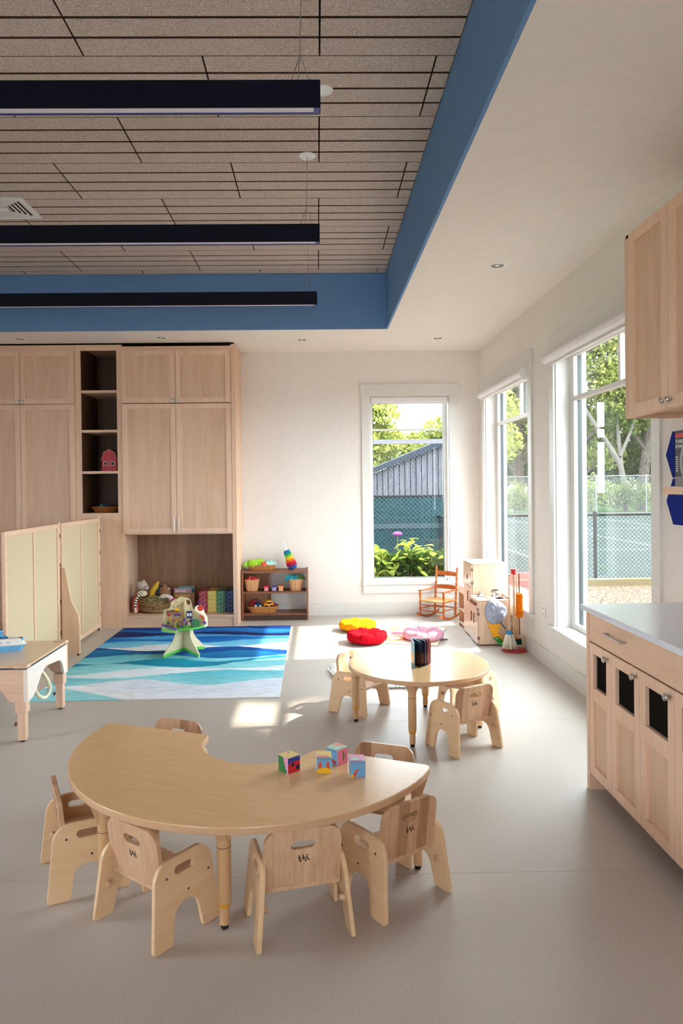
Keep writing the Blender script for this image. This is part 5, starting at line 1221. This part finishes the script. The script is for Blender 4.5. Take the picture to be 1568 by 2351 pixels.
def slat(z, h, bow):
    mb = MB(); v = []; n_ = 12
    for k in range(n_ + 1):
        u = k / n_ * 2 - 1; y = -D_ - .028 * (z / .55) + .0 - .018 * (1 - u * u); top = h * (.85 + .15 * (1 - u * u))
        for dz, dy in ((0, 0), (top, -.004), (top, -.014), (0, -.010)): v.append((u * W_ * .88, y + dy, z + dz))
    f = [(k * 4 + i, k * 4 + (i + 1) % 4, k * 4 + 4 + (i + 1) % 4, k * 4 + 4 + i) for k in range(n_) for i in range(4)]
    mb.add(v, f).build('back_slat', M_amber, t)
slat(.49, .055, 0); slat(.33, .05, 0)

# ================================================================== BROOM STAND
BXc, BYc = 1.872, 6.77
t = thing('broom_stand', 'red-based wooden stand holding toy cleaning tools beside the toy stove', 'stand', (BXc, BYc, 0))
MB().lathe([(.001, 0), (.112, 0), (.116, .006), (.112, .016), (.001, .018)], 36).build('base', plain('stand_red', (176, 24, 40), .35), t)
MB().cyl((0, 0, .017), (0, 0, .74), .0105, 14).build('pole', M_plyb, t); MB().lathe([(.024, .735), (.028, .745), (.022, .76), (.028, .778), (.026, .785), (.001, .787)], 20).build('hub', plain('hub_red', (214, 36, 44), .35), t)
for a in (.3, 1.8, 3.4, 4.9): MB().tube([(.02 * math.cos(a), .02 * math.sin(a), .768), (.05 * math.cos(a), .05 * math.sin(a), .762), (.055 * math.cos(a), .055 * math.sin(a), .775)], .0035, 6).build('hook', M_steel, t)
t = thing('toy_mop', 'toy mop with white strings and a blue cap hanging on the stand', 'mop', (BXc - .055, BYc - .03, 0), 0, 'cleaning tools on the red stand')
MB().cyl((0, 0, .19), (.005, .01, .735), .0075, 12).build('handle', M_plyb, t); MB().lathe([(.032, .165), (.034, .175), (.028, .19), (.012, .203), (.001, .205)], 20).build('cap', BC['sky'] if 0 else plain('mop_blue', (20, 140, 186), .35), t)
mb = MB(); rnd = random.Random(12)
for k in range(90):
    a = rnd.random() * 2 * PI; r0 = rnd.uniform(.015, .03); r1 = rnd.uniform(.03, .072); z1 = rnd.uniform(.022, .05)
    P = [(r0 * math.cos(a), r0 * math.sin(a), .172), ((r0 + (r1 - r0) * .5) * math.cos(a + .1), (r0 + (r1 - r0) * .5) * math.sin(a + .1), .12), (r1 * math.cos(a + rnd.uniform(-.15, .15)), r1 * math.sin(a + rnd.uniform(-.15, .15)), z1 + .03), (r1 * 1.02 * math.cos(a), r1 * 1.02 * math.sin(a), z1)]
    mb.tube(P, .0038, 5)
mb.build('strings', plain('mop_string', (232, 226, 210), .9), t)['kind'] = 'stuff'
t = thing('toy_duster', 'fluffy orange toy duster hanging on the stand', 'duster', (BXc + .052, BYc + .0, 0), 0, 'cleaning tools on the red stand')
MB().cyl((0, 0, .15), (0, 0, .74), .0065, 12).build('handle', M_walnutz, t)
mb = MB(); mb.lathe([(.001, .315), (.024, .325), (.028, .40), (.028, .50), (.024, .545), (.001, .555)], 16); rnd = random.Random(4)
for k in range(1500):
    a = rnd.random() * 2 * PI; z = rnd.uniform(.315, .555); e = min(1, (z - .31) / .03, (.56 - z) / .03); r1 = .040 * (.6 + .4 * e) + rnd.uniform(-.004, .003); w_ = .0032
    c, s = math.cos(a), math.sin(a); mb.add([(c * .02 - s * w_, s * .02 + c * w_, z), (c * .02 + s * w_, s * .02 - c * w_, z), (c * r1, s * r1, z + rnd.uniform(-.01, .006)), (c * .02, s * .02, z + .006)], [(0, 1, 2), (0, 2, 3), (1, 3, 2)])
mb.build('fluff', plain('duster_orange', (246, 150, 10), .8), t)['kind'] = 'stuff'
t = thing('toy_broom', 'toy broom with a dark green brush and wooden handle at the back of the stand', 'broom', (BXc + .045, BYc + .055, 0), 0, 'cleaning tools on the red stand')
MB().cyl((0, 0, .12), (0, 0, .73), .0065, 12).build('handle', M_plyb, t); MB().bbox(-.045, .045, -.012, .012, .10, .125, .006).build('head', M_plyb, t)
MB().bbox(-.042, .042, -.014, .014, .045, .10, .004).build('bristles', plain('broom_green', (10, 70, 56), .9), t)

# ================================================================== OUTSIDE
GZ = -.20
def ground(name, x0, x1, y0, y1, z, mat): return struct(name, MB().box(x0, x1, y0, y1, z - .3, z), mat)
ground('ground_court', -30, 60, 12.6, 41, GZ - .02, speckle('court_surface', (50, 58, 56), (43, 51, 50), 3, .9, .1))
ground('ground_mulch_back', -30, 60, YB + WT, 12.6, GZ, speckle('mulch', (116, 96, 82), (44, 32, 26), 24, .95, .05, .8, .03))
ground('ground_mulch_side', XR + WT, 60, -30, YB + WT, GZ, speckle('mulch', (116, 96, 82), (44, 32, 26), 24, .95, .05))
ground('ground_lawn', -60, 90, 41, 120, GZ - .01, speckle('lawn', (74, 92, 40), (52, 72, 28), 2, .95, .05))
ground('ground_far', -60, XL - WT, -30, 41, GZ - .05, speckle('lawn', (74, 92, 40), (52, 72, 28), 2, .95, .05))
struct('foundation', MB().box(XL - WT, XR + WT, YN - WT, YB + WT, GZ - .2, -.2), plain('concrete', (150, 146, 140), .9))
cl = plain('court_line', (98, 102, 100), .8)
lines = MB()
for y in (19, 27.5, 33): lines.box(-20, 45, y - .05, y + .05, GZ - .02, GZ - .017)
for x in (5.2, 9.5, 14, 18.5): lines.box(x - .05, x + .05, 14.5, 39, GZ - .02, GZ - .0165)
lines.build('court_line', cl, bpy.data.objects['ground_court'])
M_bfence = plain('black_vinyl', (14, 14, 15), .6, spec=.2); M_galv = plain('galvanised', (104, 106, 110), .6, .2)
M_galvd = plain('dull_wire', (70, 74, 78), .8)
def fence(label, x0, x1, y, z0, z1, mat, pitch, wr, posts, pr, rail=True, group=None, bottom=True):
    t = thing('chain_link_fence', label, 'fence', (x0, y, z0)); L = x1 - x0; h = z1 - z0
    mb = MB(); s = -h
    while s < L:
        for d in (1, -1):
            # line x = s + z (d=1) or x = s + h - z
            a0 = max(0, -s); a1 = min(h, L - s)
            if a1 > a0:
                za, zb = (a0, a1) if d == 1 else (h - a0, h - a1); mb.wireline((s + a0, 0, za), (s + a1, 0, zb), wr)
        s += pitch
    o = mb.build('mesh', mat, t); o['kind'] = 'stuff'
    if rail: MB().cyl((0, 0, h), (L, 0, h), pr * .7, 8).build('rail', mat, t)
    if bottom: MB().cyl((0, 0, .02), (L, 0, .02), pr * .5, 8).build('rail', mat, t)
    for px in posts:
        MB().cyl((px - x0, .02, -.0), (px - x0, .02, h + .02), pr, 10).ball((px - x0, .02, h + .03), pr * 1.25, 10).build('post', mat, t)
    return t
fence('black chain-link fence just outside, along the edge of the court', 2.12, 8.6, 12.45, GZ, 1.035, M_bfence, .075, .0042, (2.12, 4.9, 7.6), .032)
def fence_y(label, x, y0, y1, z0, z1, mat, pitch, wr):
    t = thing('chain_link_fence', label, 'fence', (x, y0, z0), PI / 2); L = y1 - y0; h = z1 - z0; mb = MB(); s = -h
    while s < L:
        for d in (1, -1):
            a0 = max(0, -s); a1 = min(h, L - s)
            if a1 > a0:
                za, zb = (a0, a1) if d == 1 else (h - a0, h - a1); mb.wireline((s + a0, 0, za), (s + a1, 0, zb), wr)
        s += pitch
    mb.build('mesh', mat, t)['kind'] = 'stuff'; MB().cyl((0, 0, h), (L, 0, h), .02, 8).build('rail', mat, t); MB().cyl((L, 0, 0), (L, 0, h + .02), .03, 10).ball((L, 0, h + .04), .036, 10).build('post', mat, t)
fence_y('short return of black chain-link fence seen end-on through the back window', 2.04, 11.2, 12.4, GZ, 1.06, M_bfence, .075, .003)
fence('tall grey chain-link fence at the far end of the court', 6, 34, 40.5, GZ, 1.95, M_galv, .14, .006, (6, 9.6, 13.2, 16.0, 18.9, 22, 25, 28, 31), .035)
fence('tall grey chain-link fence behind the back window, above the green windscreen', -1.5, 2.9, 11.9, GZ, 2.29, M_galvd, .075, .0016, (-1.5, 2.9), .03, rail=False)
t = thing('fence_beam', 'weathered grey timber beam across the top of the tall fence', 'beam', (-1.6, 11.86, 2.28)); MB().box(0, 4.5, -.03, .03, 0, .075).build('beam', grain('grey_timber', (112, 110, 116), (84, 82, 88), 'x', .6, .8), t)
t = thing('windscreen', 'dark green-blue mesh windscreen fixed to the lower half of the tall fence', 'windscreen', (-1.5, 11.96, GZ))
MB().box(0, 4.4, -.002, .002, .05, 1.60).build('cloth', speckle('windscreen_cloth', (32, 60, 64), (24, 50, 55), 14, .8, .1), t)
MB().box(0, 4.4, -.006, .006, 1.58, 1.62).build('hem', M_bfence, t); MB().box(0, 4.4, -.02, -.004, 1.06, 1.14).build('cross_rail', plain('dark_rail', (34, 58, 66), .6), t)
t = thing('timber_edge', 'pale yellow landscape timber edging the mulch under the black fence', 'timber edging', (2.2, 12.25, GZ)); MB().bbox(0, 6.5, 0, .14, -.02, .12, .01).build('timber', grain('landscape_timber', (98, 84, 52), (80, 66, 40), 'x', .8, .8), t)
# weathered barn behind the back window: boards one by one
BXo, BYo = -1.2, 16.5
t = thing('shed', 'weathered grey board-sided shed with a sloping roof behind the fence', 'shed', (BXo, BYo, GZ))
M_grey = grain('weathered_board', (100, 98, 104), (52, 50, 57), 'z', 2.2, .85, .1); bw_ = .13; L = 5.1
def roofz(x): return 2.05 + .40 * x if True else 0
sh0 = None
x = 0; k = 0
while x < L:
    zt_ = 1.05 + .40 * (x + bw_); zt2 = 1.05 + .40 * x
    w2 = bw_ - .018; dy = -.012 * (k % 2)
    MB().add([(x, dy, 0), (x + w2, dy, 0), (x + w2, dy, zt_), (x, dy, zt2), (x, dy + .03, 0), (x + w2, dy + .03, 0), (x + w2, dy + .03, zt_), (x, dy + .03, zt2)], [(0, 1, 2, 3), (7, 6, 5, 4), (0, 4, 5, 1), (1, 5, 6, 2), (2, 6, 7, 3), (3, 7, 4, 0)]).build('board', M_grey, t)
    x += bw_; k += 1
MB().add([(0, .035, 0), (L, .035, 0), (L, .035, 1.0 + .4 * L), (0, .035, 1.0), (0, 2.5, 0), (L, 2.5, 0), (L, 2.5, 1.0 + .4 * L), (0, 2.5, 1.0)], [(0, 1, 2, 3), (7, 6, 5, 4), (0, 4, 5, 1), (1, 5, 6, 2), (2, 6, 7, 3), (3, 7, 4, 0)]).build('core', M_dark, t)
o = MB().add([(-.2, -.12, 1.03), (L, -.12, 1.03 + .4 * L), (L, -.12, 1.11 + .4 * L + .08), (-.2, -.12, 1.11), (-.2, 2.6, 1.03), (L, 2.6, 1.03 + .4 * L), (L, 2.6, 1.11 + .4 * L + .08), (-.2, 2.6, 1.11)], [(0, 1, 2, 3), (7, 6, 5, 4), (0, 4, 5, 1), (1, 5, 6, 2), (2, 6, 7, 3), (3, 7, 4, 0)]).build('roof', plain('slate_roof', (44, 48, 56), .9, spec=.1), t)
# red garden chair
t = thing('garden_chair', 'red slatted garden chair seen through the side window beside the cleaning stand', 'garden chair', (2.95, 9.85, GZ), math.radians(20)); mr = plain('red_paint', (176, 64, 62), .5)
for k in range(3): MB().bbox(-.32, .32, -.01 - k * .02, .01 - k * .02, .26 + k * .11, .35 + k * .11, .004).build('slat', mr, t)
for k in range(3): MB().bbox(-.32, .32, -.5 + k * .15, -.38 + k * .15, .20, .225, .004).build('slat', mr, t)
for s in (-1, 1): MB().bbox(s * .34 - .03, s * .34 + .03, -.5, .1, .36, .385, .004).build('arm', mr, t); MB().bbox(s * .34 - .02, s * .34 + .02, -.5, -.43, 0, .36, .004).build('leg', mr, t); MB().bbox(s * .30 - .02, s * .30 + .02, -.03, .03, 0, .55, .004).build('leg', mr, t)

# ------------------------------------------------------------------ plants
def leaf_mat(name, c1, c2, tr=.35):
    m = bpy.data.materials.new(name); m.use_nodes = True; n = m.node_tree.nodes; l = m.node_tree.links; n.clear()
    o = n.new('ShaderNodeOutputMaterial'); d = n.new('ShaderNodeBsdfDiffuse'); t_ = n.new('ShaderNodeBsdfTranslucent'); x = n.new('ShaderNodeMixShader'); x.inputs[0].default_value = tr
    geo = n.new('ShaderNodeTexCoord'); nz = n.new('ShaderNodeTexNoise'); nz.inputs['Scale'].default_value = 2.2; nz.inputs['Detail'].default_value = 6; l.new(geo.outputs['Object'], nz.inputs['Vector'])
    cr = n.new('ShaderNodeValToRGB'); e = cr.color_ramp.elements; e[0].position = .35; e[0].color = rgba(c2); e[1].position = .65; e[1].color = rgba(c1)
    l.new(nz.outputs[0], cr.inputs[0]); l.new(cr.outputs[0], d.inputs[0]); l.new(cr.outputs[0], t_.inputs[0]); l.new(d.outputs[0], x.inputs[1]); l.new(t_.outputs[0], x.inputs[2]); l.new(x.outputs[0], o.inputs[0]); return m
M_lf = [leaf_mat('foliage_mid', (104, 116, 62), (56, 72, 36)), leaf_mat('foliage_light', (146, 150, 84), (86, 98, 48)), leaf_mat('foliage_dark', (76, 92, 52), (44, 60, 34)), leaf_mat('foliage_sunny', (168, 168, 92), (96, 108, 54))]  # last one is a lighter copy, sunlight painted into the back-window trees
M_bark = speckle('bark', (84, 76, 70), (56, 50, 46), 6, .9, .1)
def cards(centers, n, size, seed, name, mat, parent, flat=.6):
    rg = np.random.default_rng(seed); c = np.array(centers, float); idx = rg.integers(0, len(c), n)
    d = rg.normal(size=(n, 3)); d /= np.linalg.norm(d, axis=1)[:, None]; rad = c[idx, 3:4] * rg.random((n, 1)) ** .4
    p = c[idx, :3] + d * rad * np.array([1, 1, .8]); a = rg.normal(size=(n, 3)); a /= np.linalg.norm(a, axis=1)[:, None]; b = np.cross(a, rg.normal(size=(n, 3))); b /= np.linalg.norm(b, axis=1)[:, None]
    s = size * (.6 + .8 * rg.random((n, 1))); v = np.stack([p - a * s * .5, p - b * s * .3, p + a * s * .6, p + b * s * .3], 1).reshape(-1, 3)
    me = bpy.data.meshes.new(name); me.vertices.add(n * 4); me.vertices.foreach_set('co', v.ravel()); me.loops.add(n * 4); me.loops.foreach_set('vertex_index', np.arange(n * 4)); me.polygons.add(n); me.polygons.foreach_set('loop_start', np.arange(0, n * 4, 4)); me.polygons.foreach_set('loop_total', np.full(n, 4)); me.materials.append(mat); me.update(calc_edges=True)
    o = link(name, me, parent); o['kind'] = 'stuff'; return o
def tree(x, y, h, r, seed, mat, label, n=9000, size=.26, lean=(0, 0), low=.35, group='trees beyond the court'):
    rnd = random.Random(seed); t = thing('tree', label, 'tree', (x, y, GZ), 0, group)
    top = Vector((lean[0], lean[1], h * .8)); tr = MB().tube([(0, 0, 0), (lean[0] * .3, lean[1] * .3, h * .3), (lean[0] * .7, lean[1] * .7, h * .6), top], .1, 8, rad=[.028 * h, .02 * h, .013 * h, .004 * h])
    tr.build('trunk', M_bark, t); cen = []
    for k in range(16):
        z = h * (low + (1 - low) * rnd.random()); a = rnd.random() * 6.28; rr = r * rnd.uniform(.15, .8) * (1 - .5 * abs((z / h) - .6)); cx, cy_ = lean[0] * z / h + rr * math.cos(a), lean[1] * z / h + rr * math.sin(a)
        cen.append((cx, cy_, z, r * rnd.uniform(.28, .45)))
        if k < 7: MB().tube([(lean[0] * z / h * .8, lean[1] * z / h * .8, z * .6), (cx * .6, cy_ * .6, z * .8), (cx, cy_, z)], .05, 6, rad=[.009 * h, .006 * h, .002 * h]).build('branch', M_bark, t)
    cards(cen, n, size, seed, 'foliage', mat, t)
    return t
TR = [(13.4, 47, 15, 3.4, 1, 1), (17.2, 46, 13, 4.2, 2, 1), (20.6, 45, 14, 4.4, 3, 0), (17.2, 56, 17, 4.6, 4, 2), (20.5, 61, 19, 5.5, 5, 2), (24, 57, 18, 6, 6, 2), (29, 58, 19, 6, 7, 2), (33, 56, 19, 6, 12, 2), (25.5, 47, 15, 4.5, 13, 0)]
kinds = ['mid-green leafy tree', 'pale yellow-green tree', 'dark green tree']
where = ['front row, filling the far side window', 'front row, at the left of the near side window', 'front row, at the right of the near side window', 'back row, leftmost', 'back row, second from left', 'back row, third from left', 'back row, second from right', 'back row, rightmost', 'front row, rightmost behind the wall cabinet']
for (x, y, h, r, s, m), wv in zip(TR, where): tree(x, y, h, r, s, M_lf[m], '%s beyond the court, %s' % (kinds[m], wv), lean=(1.5 if s == 3 else 0, 0), low=.12 if y > 50 else .25, n=22000 if y > 50 else 13000, size=.36 if y > 50 else .25)
# leaning bare-limbed trunk in the near window
t = thing('tree', 'pale leaning tree with long bare limbs at the right of the near side window', 'tree', (18.6, 44, GZ), 0, 'trees beyond the court')
for P, R0 in (([(.6, 0, 0), (.4, 0, 2.5), (-.6, 0, 4.4), (-2.0, 0, 6.6), (-3.0, 0, 9)], .2), ([(.4, 0, 2.2), (.3, .3, 5), (.1, .3, 8)], .16), ([(.3, 0, 3.4), (1.2, 0, 5.6), (1.6, 0, 8)], .12)):
    MB().tube(smooth_path(P, 4), R0, 8, rad=list(np.linspace(R0, R0 * .4, (len(P) - 1) * 4 + 1))).build('limb', plain('pale_bark', (88, 82, 76), .9), t)
cards([(-3, 0, 9, 1.6), (.2, .3, 8.6, 1.8), (1.8, 0, 8.6, 1.6)], 2600, .26, 77, 'foliage', M_lf[1], t)
# shrubs along the far fence
for i, (x, y, r) in enumerate([(9.2, 42.4, 1.2), (11.8, 42.3, 1.2), (14, 42.5, 1.35), (16.4, 42.3, 1.4), (18.6, 42.6, 1.3), (21, 42.6, 1.4), (23.5, 42.8, 1.4)]):
    t = thing('shrub', ['round green shrub behind the far fence, %s' % w for w in ('leftmost', 'second from left', 'third from left', 'fourth from left', 'third from right', 'second from right', 'rightmost')][i], 'shrub', (x, y, GZ), 0, 'shrubs behind the far fence')
    MB().tube([(0, 0, 0), (0, 0, r)], .05, 6).build('stem', M_bark, t); cards([(0, 0, r * .9, r), (r * .4, 0, r * .8, r * .8), (-r * .5, 0, r * .7, r * .7)], 2200, .14, 30 + i, 'foliage', M_lf[1 if i % 2 else 0], t)
# trees behind the back window
def bush_tree(x, y, blobs, seed, mat, label, n, size, group='trees behind the back window'):
    t = thing('tree', label, 'tree', (x, y, GZ), 0, group); top = max(b[2] for b in blobs)
    MB().tube([(0, 0, 0), (.05, 0, top * .5), (0, 0, top * .9)], .1, 8, rad=[.14, .1, .04]).build('trunk', M_bark, t)
    for b in blobs[:5]: MB().tube([(0, 0, top * .4), (b[0] * .6, b[1] * .6, b[2] * .8), b[:3]], .03, 6, rad=[.06, .04, .015]).build('branch', M_bark, t)
    cards(blobs, n, size, seed, 'foliage', mat, t); return t
bush_tree(1.3, 23, [(0, 0, 4.6, .9), (-.7, 0, 3.9, .9), (.6, 0, 4.1, .8), (.9, 0, 3.2, .7), (-.4, 0, 5.4, .9), (0, 0, 2.9, 1.0)], 51, M_lf[3], 'sunlit yellow-green tree at the left of the back window', 9000, .13)
bush_tree(5.1, 24, [(0, 0, 4.0, .9), (-.8, 0, 3.5, .8), (.8, 0, 4.4, 1.0), (-.3, 0, 2.8, 1.0), (.9, 0, 3.2, 1.0), (-1.3, 0, 2.9, .7)], 52, M_lf[3], 'green tree at the right of the back window', 9000, .13)
bush_tree(3.2, 26.5, [(0, 0, 2.9, 1.0), (-1.2, 0, 2.9, .9), (1.2, 0, 2.8, .9), (-.5, 0, 3.5, .6), (.6, 0, 3.3, .6)], 53, M_lf[3], 'lower green tree between the taller two in the back window', 8000, .13)
bush_tree(-2.2, 26, [(0, 0, 4.5, 1.3), (-.9, 0, 3.6, 1.2), (.9, 0, 3.6, 1.1)], 54, M_lf[3], 'green tree at the far left behind the back window', 5000, .15)
# shade tree beside the building (outside the picture): dapples the sun
bush_tree(9.2, 5.6, [(0, -.7, 7.5, .55), (0, 0, 7.35, .5), (0, .75, 7.5, .6), (.1, -.5, 8.3, .5), (0, .35, 8.35, .5), (0, .95, 8.45, .5), (0, -.75, 9.0, .55), (0, -.3, 9.75, .5), (0, 1.0, 9.3, .45), (0, -1.3, 8.1, .6), (0, -1.3, 9.2, .6), (0, .2, 7.9, .35)], 90, M_lf[0], 'leafy tree standing outside the right-hand wall', 5200, .2, 'trees beside the building')
# leafy hydrangea-like bush right outside the back window
t = thing('garden_bush', 'bright green broad-leaved bush right outside the back window', 'bush', (1.2, 9.9, GZ))
lm = [leaf_mat('bush_leaf', (158, 164, 78), (118, 132, 52), .4), leaf_mat('bush_leaf_deep', (76, 98, 42), (50, 72, 30), .4)]
def leafmesh(mat):
    L, w = .105, .033; v = []
    for k in range(6):
        s = k / 5; ww = w * math.sin(PI * min(.98, s * .92 + .06)) ** .8; z = -.03 * s * s
        v += [(-ww, s * L, z + .008), (0, s * L, z), (ww, s * L, z + .008)]
    f = []
    for k in range(5): a = k * 3; f += [(a, a + 1, a + 4, a + 3), (a + 1, a + 2, a + 5, a + 4)]
    me = mesh_from(v, f, 'leaf'); me.materials.append(mat); return me
lms = [leafmesh(m) for m in lm]; rnd = random.Random(21)
for k in range(9):
    x = rnd.uniform(-.7, .6); MB().tube([(x * .4, 0, 0), (x * .8, rnd.uniform(-.2, .2), .5), (x, rnd.uniform(-.25, .25), .85)], .006, 5).build('stem', plain('stem_green', (90, 110, 50), .8), t)
for k in range(298):
    x = rnd.uniform(-.78, .72); top = .98 - .12 * abs(x) + .10 * math.sin(x * 9); z = top * (1 - rnd.random() ** 1.5 * .85); y = rnd.uniform(-.32, .25)
    o = link('leaf', lms[0 if z > .5 or k % 3 else 1], t, (x, y, z), (rnd.uniform(-.7, .5), rnd.uniform(-.5, .5), rnd.uniform(-PI, PI))); s = rnd.uniform(.9, 1.5); o.scale = (s, s, s)
cards([(x, .05, .35, .35) for x in (-.7, -.35, 0, .35, .65)] + [(x, .05, .66, .27) for x in (-.6, -.3, 0, .3, .6)], 5000, .085, 99, 'inner_foliage', lm[1], t)
t = thing('flower_head', 'magenta flower head seen through the green screen behind the bush', 'flower', (1.33, 11.82, GZ))
MB().ball((0, 0, .98), .07, 12, (1.2, .6, .6)).build('petals', plain('magenta_petal', (110, 60, 110), .7), t); MB().tube([(0, 0, 0), (0, 0, .95)], .006, 5).build('stem', plain('stem_green', (90, 110, 50), .8), t)
